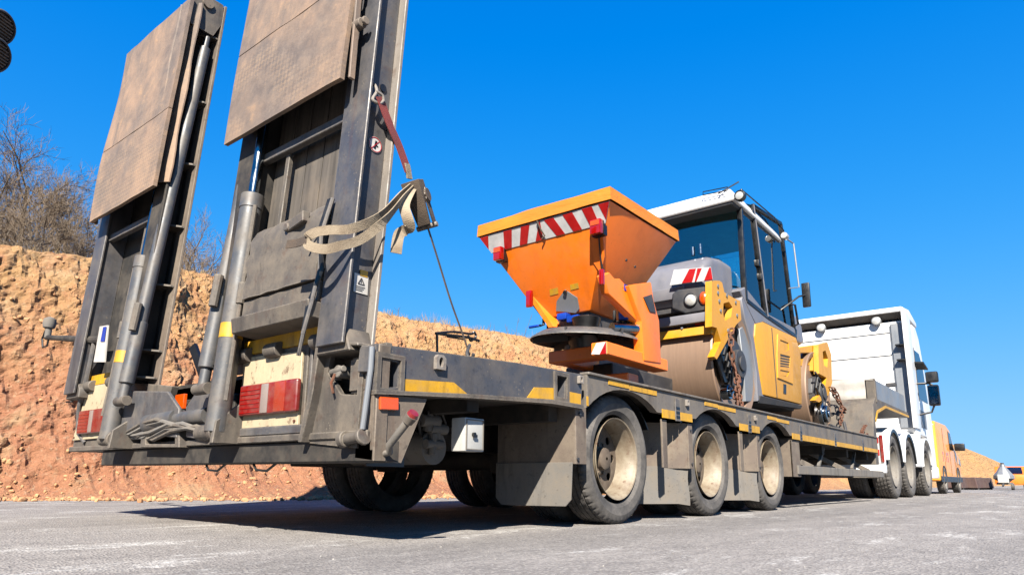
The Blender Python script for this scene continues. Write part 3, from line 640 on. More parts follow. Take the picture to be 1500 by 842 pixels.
# middle of the tail: lugs, cross tube, hoses
def lug(L, x, th=.03, mat='trailer'):
    b = B(); b.prism(yz(L, x), 'x', x, x+th); return b.build('lug_plate', M[mat], TR, .004)
lug([(160,628),(258,641),(262,598),(245,573),(170,572),(162,590)], -1.99, .02)
lug([(272,596),(272,640),(300,645),(312,632),(310,578),(288,572)], -1.97, .035)
b = B(); b.prism(yz([(205,655),(262,655),(262,607),(252,600),(210,604)], -1.985), 'x', -1.985, -1.86, [yz([(213,650),(256,650),(256,612),(214,612)], -1.985)]); b.build('box_bracket', M['tail'], TR, .003)
b = B(); b.prism(yz([(188,575),(246,585),(252,565),(195,560)], -1.9), 'x', -1.9, -1.86); b.build('hinge_bracket', M['tail'], TR, .003)
for c0, r_, L_ in (((1.0,.452),.034,.16),((2.12,.452),.034,.16)):
    b = B(); b.cyl((-2.03, c0[0]-L_/2, c0[1]), (-2.03, c0[0]+L_/2, c0[1]), r_, n=16); b.cyl((-2.03, c0[0]-L_/2-.012, c0[1]), (-2.03, c0[0]-L_/2+.02, c0[1]), r_*1.35, n=16); b.build('cylinder_pivot', M['tail'], TR, .003)
    b = B(); b.prism([(-2.07,.40),(-1.85,.40),(-1.85,.62),(-1.93,.60),(-2.06,.50)], 'y', c0[0]-.12, c0[0]-.095); b.build('pivot_lug', M['tail'], TR, .003)
b = B(); b.cyl((-1.96, 1.15, .545), (-1.96, 1.62, .535), .04, n=16); b.cyl((-1.96, 1.45, .54), (-1.96, 1.78, .53), .055, n=16); b.build('cross_tube', M['cyl'], TR)
for i in range(7):
    y0_, z0_ = 1.05+.06*i, .44+.008*i; b = B(); g = random.Random(i)
    b.tube([(-1.97, y0_-.1, z0_-.005), (-1.99-.006*i, y0_+.15, z0_+.035+g.uniform(0,.02)), (-2.0, y0_+.38, z0_+.02+g.uniform(-.02,.03)), (-1.98, y0_+.62, z0_-.0), (-1.95, y0_+.9, .46+g.uniform(0,.08)), (-1.93, y0_+1., .56)], .011, 7); b.build('hydraulic_hose', M['flap' if i % 3 else 'tail'], TR)
for y_ in (.72, 1.15): b = B(); b.tube([(-1.9, y_+.10, .32), (-1.91, y_+.05, .285), (-1.9, y_-.02, .28), (-1.89, y_-.08, .315)], .006, 6); b.build('hanging_cable', M['black'], TR)
b = B(); b.bar((-1.80, 1.72, .98), (-1.76, 1.52, .66), .02, .05); b.build('brace', M['blackp'], TR)
b = B(); b.box(-1.86, -1.79, 1.1, 1.95, .56, .66); b.build('cross_beam', M['dark'], TR, .004)
b = B(); b.box(-1.925, -1.905, 1.50, 1.60, .60, .68); b.build('tail_reflector', M['lensor'], TR, .003)
# marker arm on the far left
pa, pb = at(140, 498, 'x', -1.95), at(68, 494, 'x', -1.95); b = B(); b.tube([pa+Vector((0,-.1,-.01)), pa, pb], [.028,.026,.018], 10); ma = b.build('marker_arm', M['dark'], TR)
q = at(72, 478, 'x', -1.95); b = B(); b.lathe([(.001,-.09),(.022,-.085),(.022,-.02),(.038,-.01),(.045,.02),(.04,.055),(.015,.07),(.001,.07)], q, 'z', 14); b.build('marker_head', M['flap'], ma)
b = B(); b.tube([pb+Vector((0,.04,.06)), pb+Vector((0,.09,.0)), pb+Vector((0,.05,-.07)), pb+Vector((0,-.04,-.07)), pb+Vector((0,-.06,.0)), pb+Vector((0,0,.03))], .007, 6); b.build('cable_loop', M['black'], ma)
pc = at(122, 500, 'x', -1.95); pts = [pc+Vector((.02*math.cos(i*1.05), .02*math.sin(i*1.05)+.10*(i/110)**2*(1 if i < 110 else 1), -.40*i/110)) for i in range(111)]
b = B(); b.tube(pts, .006, 5); b.build('coiled_cable', M['black'], ma)
b = B(); b.tube([pa, pa+Vector((.0,.03,-.15)), pa+Vector((0,.06,-.32)), pa+Vector((.02,.18,-.45)), pa+Vector((.02,.12,-.6)), pa+Vector((.03,.02,-.66))], .016, 8); b.tube([pa+Vector((0,.02,0)), pa+Vector((.0,.06,-.2)), pa+Vector((.0,.13,-.42)), pa+Vector((.02,.16,-.55)), pa+Vector((.03,.05,-.62))], .013, 8); b.build('cable_bundle', M['trailer'], ma)
# ---- ramps
def ramp(mir, pl):
    Yf = (lambda y: 3.05-y) if mir else (lambda y: y); sa, ca = math.sin(.06), math.cos(.06)
    def P(u, y, n): return Vector((-1.86+u*sa-n*ca, Yf(y), .78+u*ca+n*sa))
    def rb(b, u0, u1, y0, y1, n0, n1): return b.hexa([P(u0,y0,n0),P(u0,y0,n1),P(u0,y1,n1),P(u0,y1,n0),P(u1,y0,n0),P(u1,y0,n1),P(u1,y1,n1),P(u1,y1,n0)])
    UT = 2.52
    b = B(); rb(b, .05, UT, .20, .99, .0, .012); rp = b.build('ramp', M['dark'], TR, label=pl)
    # closed outer beam: web with proud flanges
    b = B(); rb(b, .0, UT+.05, .098, .22, .012, .138); rb(b, -.02, UT+.06, .06, .235, .138, .152); ob = b.build('outer_beam', M['slate'], rp, .003)
    b = B(); rb(b, -.02, UT+.06, .055, .235, -.006, .011); b.build('beam_flange', M['edge'], rp, .003)
    # open inner beam with gussets
    b = B(); rb(b, .0, UT, .94, .955, .012, .16); rb(b, -.02, UT+.02, .94, 1.10, .148, .162); b.build('inner_beam', M['dark'], rp, .003)
    b = B(); rb(b, -.03, UT+.04, .94, 1.105, -.006, .011); b.build('beam_flange', M['fender'], rp, .003)
    for u in [.02, .18, .58, .96, 1.38, 1.82, 2.3]:
        b = B(); Q = [P(u,.956,.012), P(u,.956,.146), P(u,1.0,.146), P(u,1.09,.03), P(u,1.09,.012)]; n5 = [v+Vector((0,0,.010)) for v in Q]
        b.add(Q+n5, [(4,3,2,1,0),(5,6,7,8,9)]+[(i, (i+1) % 5, (i+1) % 5+5, i+5) for i in range(5)]); b.build('gusset', M['tail'], rp)
    # cross bars and boards in the lower half
    for u in (1.03, 1.75, 2.3): b = B(); rb(b, u, u+.045, .22, .94, .09, .125); b.build('cross_bar', M['trailer'], rp, .003)
    b = B(); rb(b, .45, 1.03, .72, .75, .075, .10); b.build('upright_bar', M['tail'], rp, .003)
    k = 5
    for i in range(k): y0 = .235+.70*i/k; b = B(); rb(b, .50, 1.7, y0, y0+.70/k-.008, .03+.003*(i % 2), .048); (b.build('plank', M['plank'], rp, .002) if not mir else None)
    b = B() if not mir else B(); rows = [[P(.27+.34*i/6, .25+.57*j/8, .175+.012*noise.noise(Vector((i*.9, j*.8, 2))) - (.02 if i == 6 else 0)+.008*((i+j) % 2)) for j in range(9)] for i in range(7)]
    b.sheet(rows, (.05, 0, 0)); (b.build('patch_plate', M['tail'], rp, smooth=50) if not mir else None)
    b = B(); rb(b, .175, .265, .24, .83, .10, .165); (b.build('ledge', M['tail'], rp, .004) if not mir else None)
    b = B(); b.hexa([P(.10,.23,.02),P(.10,.23,.20),P(.10,.83,.20),P(.10,.83,.02),P(.17,.23,.02),P(.17,.23,.215),P(.17,.83,.215),P(.17,.83,.02)]); (b.build('step', M['tail'], rp, .004) if not mir else None)
    b = B(); rb(b, .035, .10, .24, .93, .06, .075); b.build('warning_strip', M['yellow'], rp)
    for y in (.25, .60, .85): b = B(); b.cyl(P(.03,y,.08), P(.03,y+.1,.08), .035, n=14); b.build('hinge_knuckle', M['tail'], rp, .003)
    b = B(); b.prism([(Yf(.04), .74), (Yf(.26), .74), (Yf(.26), .80), (Yf(.22), .835), (Yf(.08), .835)], 'x', -1.99, -1.86); b.build('hinge_block', M['tail'], rp, .005)
    # folded second section: two plates facing rearwards
    rg = random.Random(3+mir); y0, y1 = .15, 1.12; uc, ut = 1.66, 2.47
    def plate(u0, u1, nm, mat, m=14):
        rows = []
        for i in range(m+1):
            u = u0+(u1-u0)*i/m; e = .005*math.sin(u*7.0+mir)
            rows.append([P(u+(.004*noise.noise(Vector((j*.7, u0*9, mir))) if i in (0, m) else 0), y0+e*(1 if j == 0 else 0)+(y1-y0-.0)*j/10, .245-.010*(u-1.14)+.007*noise.noise(Vector((u*1.6, j*.3, 5+mir)))+(.006*(j == 0)*math.sin(u*5))) for j in range(11)])
        b = B(); b.sheet(rows, (.022, 0, 0)); return b.build(nm, mat, rp, smooth=40)
    tp = plate(1.14, uc, 'tread_plate', M['tread']); up = plate(uc+.006, ut, 'ramp_plate', M['plate'])
    for s, (ya, yb) in ((0, (.22,.27)), (1, (.97,1.02))): b = B(); rb(b, 1.2, ut, ya, yb, .165, .222); b.build('section_beam', M['dark'], rp, .003)
    # edge sheet beside the tread plates and link arms
    b = B(); rows = [[P(1.2+(ut-1.2)*i/12, .985+.135*j+.012*math.sin(i*1.3), .238-.075*j) for j in (0, 1)] for i in range(13)]
    if mir: b.sheet(rows, (.008, 0, 0)); b.build('edge_sheet', M['plate'], rp)
    b = B(); b.bar(P(1.15,.135,.20), P(1.62,.135,.215), .014, .03, (1,0,0)); b.bar(P(1.60,.13,.21), P(2.2,.12,.19), .014, .03, (1,0,0)); b.build('link_arm', M['plate'], rp, .003)
    b = B(); b.cyl(P(1.42,.10,.20), P(1.42,.16,.20), .024, n=14); b.cyl(P(1.42,.075,.20), P(1.42,.09,.20), .02, n=8); b.build('link_bolt', M['fender'], rp, .003)
    if mir:
        b = B(); Q = [(2.30,.05),(2.30,.20),(2.42,.235),(2.56,.17),(2.56,.02),(2.44,.0)]
        for yy in (1.0, 1.09): 
            pl_ = [P(u, yy, n) for u, n in Q]; b.add(pl_+[v+Vector((0,-.012,0)) for v in pl_], [(0,1,2,3,4,5),(11,10,9,8,7,6)]+[(i, (i+1) % 6, (i+1) % 6+6, i+6) for i in range(6)])
        b.build('top_bracket', M['tail'], rp, .002)
        b = B(); b.cyl(P(2.52,.70,.14), P(2.50,1.12,.12), .035, n=14); b.build('top_pin', M['fender'], rp)
    else:
        c = P(1.17, .096, .058); b = B(); b.cyl(c, c+Vector((0,-.004,0)), .018, n=16); b.build('strap_hole', M['blackp'], rp)
        c = P(.885, .096, .068); b = B(); b.cyl(c, c+Vector((0,-.002,0)), .036, n=24); s1 = b.build('warning_sticker', M['sticker'], rp, label='round white no-step sticker with red rim')
        b = B(); b.lathe([(.034,0),(.034,-.0025),(.031,-.0028),(.031,0)], c+Vector((0,-.001,0)), 'y', 24); b.bar(c+Vector((-.02,-.003,-.022)), c+Vector((.02,-.003,.022)), .0025, .0025, (0,1,0)); b.build('sticker_ring', M['red'], s1)
        b = B(); b.bar(c+Vector((-.004,-.003,-.02)), c+Vector((.004,-.003,.018)), .010, .002, (0,1,0)); b.bar(c+Vector((.002,-.003,.0)), c+Vector((.014,-.003,-.006)), .006, .002, (0,1,0)); b.build('sticker_figure', M['blackp'], s1)
        c = P(.25, .096, .065); b = B(); b.box(c.x-.036, c.x+.036, c.y-.002, c.y, c.z-.04, c.z+.04); s2 = b.build('warning_sticker', M['sticker'], rp, label='square white sticker with warning triangle and yellow tag')
        b = B(); T = [Vector((c.x-.016,0,c.z-.002)), Vector((c.x+.016,0,c.z-.002)), Vector((c.x,0,c.z+.024))]
        for i in range(3): v, w = T[i].copy(), T[(i+1) % 3].copy(); v.y = w.y = c.y-.003; b.bar(v, w, .004, .002, (0,1,0))
        b.box(c.x-.002, c.x+.002, c.y-.0035, c.y-.002, c.z+.004, c.z+.014)
        for k in range(3): b.box(c.x-.026, c.x+.02-.006*k, c.y-.0035, c.y-.002, c.z-.015-.008*k, c.z-.012-.008*k)
        b.build('sticker_print', M['rdark'], s2)
        b = B(); b.box(c.x-.008, c.x+.03, c.y-.004, c.y-.001, c.z+.034, c.z+.06); b.build('yellow_tag', M['yellow'], s2)
        for k in range(3):
            b = B(); g = .012*k; b.tube([P(.62,.21+g,.17), P(.45,.215+g,.20), P(.30,.22-g,.185), P(.15,.225+g,.20), P(.02,.235,.215), P(-.06,.27,.20)], .009, 7); b.build('cable', M['blackp' if k else 'trailer'], rp)
        b = B(); b.tube([P(.50,.22,.17), P(.47,.27,.22), P(.40,.29,.21)], .006, 6); b.build('cable', M['black'], rp)
        b = B(); b.bar(P(.57,.36,.19), P(.555,.50,.175), .035, .05); b.cyl(P(.55,.50,.20), P(.55,.50,.16), .02, n=10); b.build('strap_shackle', M['tail'], rp, .004)
    # hydraulic cylinder
    cx0 = Vector((-2.03, Yf(.93), .45)); cx1 = Vector((-1.955, Yf(.93), 1.62 if not mir else 1.54)); dd = (cx1-cx0).normalized()
    b = B(); b.cyl(cx0, cx1, .052, n=24); b.cyl(cx1-dd*.07, cx1+dd*.006, .056, n=24); cy = b.build('hydraulic_cylinder', M['cyl'], TR, .003)
    b = B(); b.cyl(cx1, cx1+dd*.95, .026, n=16); b.build('rod', M['chrome'], cy)
    b = B(); b.cyl(cx0+dd*.44, cx0+dd*.51, .0535, n=24); b.build('band', M['yellow'], cy)
    b = B(); o_ = Vector((-.02, -.075 if not mir else .075, 0)); b.tube([cx0+dd*.14+o_*1.2, cx0+dd*.30+o_*1.1, cx0+dd*.62+o_, cx0+dd*1.1+o_], .011, 8); b.cyl(cx0+dd*.60+o_, cx0+dd*.70+o_, .02, n=10); b.build('feed_pipe', M['tail'], cy)
    # telescopic strut beside it
    s0 = Vector((-2.04, Yf(1.075), .66)); s1 = Vector((-1.80, Yf(1.075), 3.02)); d2 = (s1-s0).normalized()
    b = B(); b.cyl(s0+d2*.10, s0+d2*.46, .040, n=20); b.cyl(s0, s0+d2*.12, .026, n=14); st = b.build('ramp_strut', M['cyl'], TR, .003)
    b = B(); b.cyl(s0+d2*.44, s0+d2*2.33, .034, n=20); b.cyl(s0+d2*2.30, s0+d2*2.42, .018, n=12); b.build('strut_tube', M['cyl'], st)
    b = B(); b.cyl(s0+d2*.40+Vector((-.045,-.03,0)), s0+d2*.56+Vector((-.045,-.03,0)), .022, n=10); b.build('strut_valve', M['tail'], st)
    b = B(); b.cyl(s0+Vector((0,.06,0)), s0+Vector((0,-.06,0)), .028, n=12); b.build('strut_pin', M['tail'], st)
ramp(0, 'right ramp, nearer the camera, with cut-off top'); ramp(1, 'left ramp, farther from the camera')
# number plate on the left ramp beam
b = B(); L = A([(137,530),(153,530),(158,476),(146,478)], 'x', -2.02); b.add(L+[v+Vector((.008,0,0)) for v in L], [(0,1,2,3),(7,6,5,4),(0,4,5,1),(1,5,6,2),(2,6,7,3),(3,7,4,0)]); npl = b.build('number_plate', M['sticker'], TR)
b = B(); L = A([(147,500),(153,500),(156,478),(151,479)], 'x', -2.024); b.add(L, [(0,1,2,3)]); b.build('plate_print', M['blue'], npl)
# ---- gooseneck with covered tray
G = [(7.0,.50),(7.0,.86),(7.20,1.36),(7.35,1.46),(10.0,1.46),(10.0,1.37),(8.05,1.37),(7.42,1.24),(7.24,1.10),(7.20,.50)]
b = B(); b.prism(G, 'y', -.02, 2.5); gn = b.build('gooseneck', M['tail'], TR, .006)
b = B(); b.prism([(7.25,1.105),(7.425,1.245),(8.05,1.372),(10.0,1.372),(10.0,1.405),(8.03,1.405),(7.40,1.28),(7.235,1.14)], 'y', -.03, .0); b.build('edge_strip', M['yellow'], gn)
b = B(); b.box(7.42, 9.75, -.02, 2.48, 1.45, 1.74); tr_ = b.build('tray', M['alu'], TR, .006)
b = B(); b.box(7.40, 7.43, .45, 2.45, 1.40, 1.71); b.build('tail_board', M['canvas'], tr_)
rows = []
for i in range(13):
    y = .10+2.4*i/12; rows.append([Vector((7.385-.012*math.sin(j*1.2+i*.3)-.03*math.sin(j/8*3.1)*(1 if i % 3 else .4), y, 1.76-.36*j/8-.012*math.sin(i*1.1)*(j == 8))) for j in range(9)])
b = B(); b.sheet(rows, (.01,0,0)); b.build('tarpaulin', M['canvas'], tr_)
rows = [[Vector((7.38+2.38*j/10, -.01+2.5*i/8, 1.725+.07*math.sin(i/8*math.pi)+.012*noise.noise(Vector((i, j*1.3, 0))))) for j in range(11)] for i in range(9)]
b = B(); b.sheet(rows, (0,0,.012)); b.build('tarpaulin', M['canvas'], tr_)
b = B(); b.box(7.39, 7.46, -.03, .09, 1.40, 1.75); b.build('corner_stake', M['tail'], tr_, .004)
# ------------------------------------------------------------------ tandem roller
RO = thing('road_roller', (4.87, 1.2, .85), 'yellow and grey tandem road roller with glass cab standing on the trailer', 'roller')
Y0, Y1 = .47, 1.93; XR = 2.72
def side(L, y, th, name, mat, parent, bev=.004, holes=(), seg=1, smooth=35):
    b = B(); b.prism(xz(L, y), 'y', y, y+th, [xz(h, y) for h in holes]); return b.build(name, mat, parent, 0 if holes else bev, seg, smooth)
for xc in (3.32, 6.44):
    b = B(); b.lathe([(.10,1.36),(.50,1.36),(.52,1.40),(.575,1.42),(.59,1.425),(.60,1.41),(.60,.035),(.59,.02),(.575,.025),(.52,.045),(.50,.085),(.10,.085)], (xc, Y0+.02, 1.455), 'y', 72); dr = b.build('drum', M['drum'], RO, smooth=30)
    b = B(); b.cyl((xc, Y0+.11, 1.455), (xc, Y0+.03, 1.455), .26, n=28); b.cyl((xc, Y0+.03, 1.455), (xc, Y0-.03, 1.455), .15, n=24); b.cyl((xc, Y0-.03, 1.455), (xc, Y0-.05, 1.455), .08, n=20); b.build('drum_hub', M['rdark'], dr, .006)
# rear light carrier, bumper, scraper
def rear(L, x, th, name, mat, parent, bev=.004, seg=1):
    b = B(); b.prism(yz(L, x), 'x', x, x+th); return b.build(name, mat, parent, bev, seg)
lb = rear([(984,430),(992,424),(1044,418),(1046,452),(1004,459),(984,452)], XR-.02, .22, 'light_carrier', M['rdark'], RO, .02, 3)
for px, py, r, mm, nm in ((1012, 440, .062, 'lensw', 'rear_lamp'), (1031, 437, .045, 'lensor', 'indicator_lamp')):
    p = at(px, py, 'x', XR-.02); b = B(); b.lathe([(r*1.18,.0),(r*1.18,-.014),(r,-.018)], p, 'x', 24); b.build('lamp_bezel', M['blackp'], lb)
    b = B(); b.lathe([(r,-.012),(r*.8,-.026),(r*.4,-.034),(.002,-.036)], p, 'x', 24)
    if nm[0] == 'i': b.v = [Vector((v.x, v.y, p.z+(v.z-p.z)*1.5)) for v in b.v]
    b.build(nm, M[mm], lb)
pz = lambda px, py, x: at(px, py, 'x', x).z
z0, z1 = pz(1045, 469, XR-.04), pz(1045, 455, XR-.04); b = B(); b.box(XR-.06, XR+.1, Y0+.02, Y1-.02, z0, z1); b.build('rear_bumper', M['rgrey'], RO, .012, 2)
b = B(); b.box(XR+.0, XR+.08, Y0+.05, Y1-.05, z0-.06, z0); b.build('spray_bar', M['blackp'], RO)
for y in (.8, 1.1, 1.4): b = B(); b.cyl((XR-.01, y, z0-.03), (XR-.03, y, z0-.03), .012, n=8); b.build('spray_nozzle', M['alu'], RO)
b = B(); p = at(1028, 473, 'x', XR-.01); b.box(XR-.02, XR, p.y-.07, p.y+.07, p.z-.015, p.z+.018); b.build('rear_reflector', M['lensred'], RO, .003)
z2, z3 = pz(1044, 489, XR), pz(1044, 476, XR); b = B(); b.hexa([Vector((XR-.03,Y0+.02,z2)),Vector((XR+.12,Y0+.02,z2+.02)),Vector((XR+.12,Y1-.02,z2+.02)),Vector((XR-.03,Y1-.02,z2)),Vector((XR-.015,Y0+.02,z3)),Vector((XR+.12,Y0+.02,z3)),Vector((XR+.12,Y1-.02,z3)),Vector((XR-.015,Y1-.02,z3))]); b.build('scraper_beam', M['ryel'], RO, .005)
b = B(); b.box(XR+.1, 3.9, .62, 1.78, 1.98, 2.12); b.build('rear_frame', M['rdark'], RO)
# hood over the engine
b = B(); b.prism([(2.78,2.06),(2.76,2.22),(2.84,2.46),(3.02,2.58),(3.30,2.63),(3.62,2.63),(3.62,2.0),(2.9,2.0)], 'y', .58, 1.82); hd = b.build('engine_hood', M['rgrey'], RO, .09, 5)
b = B(); b.prism([(2.735,2.10),(2.72,2.22),(2.79,2.24),(2.80,2.10)], 'y', .78, 1.62); b.build('hood_shelf', M['rgrey'], hd, .012, 2)
b = B(); b.prism(xz([(1061,392),(1070,391),(1067,398)], .595), 'y', .592, .60); b.build('hood_vent', M['blackp'], hd)
b = B(); b.box(2.70, 3.0, .50, .60, 2.0, 2.05); b.build('hood_bracket', M['rdark'], hd)
ch = [(987,395),(1041,391),(1044,410),(981,418)]
cv = rear(ch, XR-.055, .012, 'hazard_panel', M['filmw'], RO, .002)
def lerp2(q, s, t): a = (q[0][0]+(q[1][0]-q[0][0])*s, q[0][1]+(q[1][1]-q[0][1])*s); c = (q[3][0]+(q[2][0]-q[3][0])*s, q[3][1]+(q[2][1]-q[3][1])*s); return (a[0]+(c[0]-a[0])*t, a[1]+(c[1]-a[1])*t)
for s in ((.20,.42,.02,.24) , (.62,.84,.52,.70),):
    pass
for a, c, d, e in ((.42,.60,.52,.28), (.64,.76,.62,.58), (.96,1.0,1.0,.80)):
    b = B(); b.prism(yz([lerp2(ch, a, .04), lerp2(ch, c, .04), lerp2(ch, d, .96), lerp2(ch, e, .96)], XR-.058), 'x', XR-.059, XR-.0555); b.build('hazard_stripe', M['red'], cv)
# yokes
yk = [(1043,411),(1054,411),(1058,414),(1061,428),(1074,436),(1084,441),(1086,468),(1078,476),(1069,492),(1062,505),(1050,526),(1046,522),(1056,500),(1050,480),(1043,478)]
y_ = side(yk, Y0-.02, .07, 'yoke', M['ryel'], RO, 0, [[(1060,444),(1068,442),(1073,450),(1071,464),(1062,470),(1059,458)]])
for px, py in ((1051,419),(1051,429),(1053,441),(1064,433),(1077,443),(1055,455),(1079,462),(1066,484)): p = at(px, py, 'y', Y0-.02); b = B(); b.cyl((p.x, Y0-.032, p.z), (p.x, Y0-.02, p.z), .018, n=6); b.build('bolt', M['alu'], y_)
side([(1059,444),(1068,442),(1073,450),(1071,464),(1062,470)], Y0+.06, .02, 'yoke_inner', M['blackp'], y_)
b = B(); b.box(2.75, 3.35, Y1-.05, Y1+.02, 1.5, 2.2); b.build('yoke', M['ryel'], RO, .02)
side([(1050,526),(1062,505),(1070,500),(1076,540),(1072,560),(1062,560)], Y0+.03, .03, 'hose_guard', M['blackp'], RO)
p = at(1067, 574, 'y', Y0-.03); b = B(); b.cyl((p.x, Y0+.03, p.z), (p.x, Y0-.05, p.z), .075, n=20); b.cyl((p.x, Y0-.05, p.z), (p.x, Y0-.07, p.z), .05, n=16); b.build('drive_motor', M['chrome'], RO, .006)
for k in range(4): p = at(1060+3*k, 520+9*k, 'y', Y0-.02); b = B(); b.tube([p, p+Vector((.05,.0,.08)), p+Vector((.12,.02,.02)), p+Vector((.14,.05,-.15))], .014, 8); b.build('hydraulic_hose', M['black'], RO)
yf = side([(1199,505),(1212,501),(1218,520),(1219,560),(1214,578),(1200,589),(1194,586),(1208,570),(1211,553),(1200,547),(1199,520)], Y0-.02, .07, 'yoke', M['ryel'], RO, 0, [[(1205,515),(1209,513),(1213,525),(1212,538),(1207,535)]])
side([(1171,508),(1200,504),(1200,548),(1191,543),(1190,517),(1171,517)], Y0+.06, .10, 'front_frame', M['ryel'], RO, .01)
side([(1172,526),(1189,525),(1189,534),(1172,536)], Y0+.10, 1.2, 'scraper_beam', M['ryel'], RO, .005)
side([(1190,553),(1212,553),(1209,575),(1195,590),(1190,575)], Y0+.05, .15, 'drive_motor', M['rdark'], RO, .02, (), 2)
p = at(1208, 606, 'y', Y0-.04); b = B(); b.cyl((p.x, Y0+.05, p.z), (p.x, Y0-.05, p.z), .17, n=28); b.cyl((p.x, Y0-.05, p.z), (p.x, Y0-.09, p.z), .12, n=24); b.cyl((p.x, Y0-.09, p.z), (p.x, Y0-.11, p.z), .05, n=16); b.build('hub_motor', M['chrome'], RO, .01, 2)
for k in range(3): p = at(1194+4*k, 545+8*k, 'y', Y0-.03); b = B(); b.tube([p, p+Vector((.1,0,-.05)), p+Vector((.05,.02,-.2)), p+Vector((.2,.02,-.3))], .016, 8); b.build('hydraulic_hose', M['black'], RO)
# body between the drums
b = B(); b.box(3.98, 5.42, .56, 1.84, 1.14, 2.16); b.build('chassis', M['rdark'], RO, .01)
pn = side([(1107,474),(1118,471),(1142,483),(1166,494),(1173,514),(1175,592),(1119,578),(1113,540),(1106,492)], Y0, .10, 'side_panel', M['ryel'], RO, .018, (), 2)
side([(1140,489),(1160,500),(1162,520),(1162,562),(1140,553),(1139,520)], Y0-.014, .016, 'vent_surround', M['ryel'], pn, 0, [[(1143,497),(1155,502),(1156,512),(1150,515),(1143,511)],[(1143,518),(1158,522),(1157,538),(1143,537)],[(1143,541),(1157,544),(1153,552),(1143,549)]])
side([(1143,497),(1158,503),(1158,552),(1143,549)], Y0-.004, .003, 'vent_back', M['ryel'], pn, 0)
for i in range(5):
    side([(1143,519+3.9*i),(1158,522.5+3.6*i),(1158,523.6+3.6*i),(1143,520.4+3.9*i)], Y0-.010, .005, 'vent_slat', M['rdark'], pn, 0)
side([(1148,562),(1152,563),(1152,577),(1148,576)], Y0-.006, .006, 'panel_latch', M['blackp'], pn, .002)
for s_ in (1,): side([(1130,480),(1131,480),(1139,582),(1138,582)], Y0-.002, .002, 'panel_seam', M['rdark'], pn, 0)
b = B(); q0, q1 = at(1116, 579, 'y', Y0), at(1175, 593, 'y', Y0); b.hexa([Vector((q0.x-.05,Y0+.02,q0.z-.09)),Vector((q1.x,Y0+.02,q1.z-.05)),Vector((q1.x,Y1-.02,q1.z-.05)),Vector((q0.x-.05,Y1-.02,q0.z-.09)),Vector((q0.x-.05,Y0-.005,q0.z-.004)),Vector((q1.x,Y0-.005,q1.z-.004)),Vector((q1.x,Y1,q1.z-.004)),Vector((q0.x-.05,Y1,q0.z-.004))]); b.build('belly_plate', M['rdark'], RO, .006)
side([(1086,438),(1092,424),(1103,452),(1108,474),(1107,492),(1114,540),(1120,580),(1110,588),(1108,545),(1101,500),(1092,470)], Y0+.015, .12, 'body_frame', M['rgrey'], RO, .008)
side([(1083,482),(1093,474),(1103,492),(1108,530),(1108,575),(1103,588),(1092,588),(1090,540)], Y0+.05, .04, 'drum_fender', M['alu'], RO, .006)
side([(1084,425),(1092,420),(1122,458),(1168,482),(1168,497),(1142,484),(1118,472),(1107,475),(1096,452)], Y0+.01, .3, 'cab_base', M['rgrey'], RO, .01)
b = B(); b.box(3.9, 5.4, .52, 1.88, 2.10, 2.24); b.build('cab_floor', M['rdark'], RO, .01)
b = B(); b.prism([(5.36,2.12),(5.36,2.46),(5.95,2.50),(6.15,2.40),(6.20,2.16),(6.05,2.10)], 'y', .58, 1.82); b.build('front_hood', M['rgrey'], RO, .06, 4)
b = B(); b.box(5.3, 6.3, .75, 1.65, 1.6, 2.12); b.build('front_frame_box', M['rdark'], RO)
# cab
CB = B(); YC_ = .50
def cabpt(px, py): return at(px, py, 'y', YC_)
c1, c2 = cabpt(1083, 296), cabpt(1091, 440); d1, d2 = cabpt(1100, 300), cabpt(1121, 464); e1, e2 = cabpt(1143, 328), cabpt(1164, 493)
def my(v): return Vector((v.x, 2.4-v.y, v.z))
for v, w, s in ((c1, c2, .06), (d1, d2, .055), (e1, e2, .05), (d1+Vector((.03,0,0)), e1, .05), (d2, e2, .06), (c2, d2, .06)):
    b = B(); b.bar(v, w, s*.8, s, (0,1,0)); b.build('cab_pillar', M['blackp'], RO, .006, 2); b = B(); b.bar(my(v), my(w), s*.8, s, (0,1,0)); b.build('cab_pillar', M['blackp'], RO, .006, 2)
b = B(); b.bar(d1+Vector((.012,-.018,0)), d2+Vector((.012,-.018,0)), .018, .035, (0,1,0)); b.build('door_edge', M['rgrey'], RO, .003)
def pane(L, name, t=(0,.006,0)): b = B(); n = len(L); L = [Vector(v) for v in L]; b.add(L+[v+Vector(t) for v in L], [tuple(range(n)), tuple(reversed(range(n, 2*n)))]+[(i, i+n, (i+1) % n+n, (i+1) % n) for i in range(n)]); return b.build(name, M['glass'], RO)
pane([c1, d1, d2, c2], 'side_window'); dg = pane([d1, e1, e2, d2], 'door_glass'); pane([my(c1), my(d1), my(d2), my(c2)], 'side_window'); pane([my(d1), my(e1), my(e2), my(d2)], 'door_glass')
rl = Vector((c1.x-.0, c1.y+.02, c1.z)); rb_ = Vector((c2.x, c2.y+.02, c2.z))
rows = [[Vector((p.x-.05*math.sin(j/10*math.pi), p.y+(1.36)*j/10, p.z)) for j in range(11)] for p in (rb_, rb_.lerp(rl, .5)+Vector((-.01,0,0)), rl)]
b = B(); b.sheet(rows, (.006,0,0)); b.build('rear_window', M['glass'], RO)
rows = [[Vector((p.x+.06*math.sin(j/10*math.pi), p.y+.02+(1.36)*j/10, p.z)) for j in range(11)] for p in (e2, e2.lerp(e1, .5), e1)]
b = B(); b.sheet(rows, (.006,0,0)); b.build('windscreen', M['glass'], RO)
for px, py in ((1113,385),(1117,405),(1124,455),(1104,312)): p = at(px, py, 'y', YC_-.03); b = B(); b.box(p.x-.03, p.x+.05, p.y, p.y+.05, p.z-.04, p.z+.04); b.build('door_hinge', M['blackp'], RO, .01, 2)
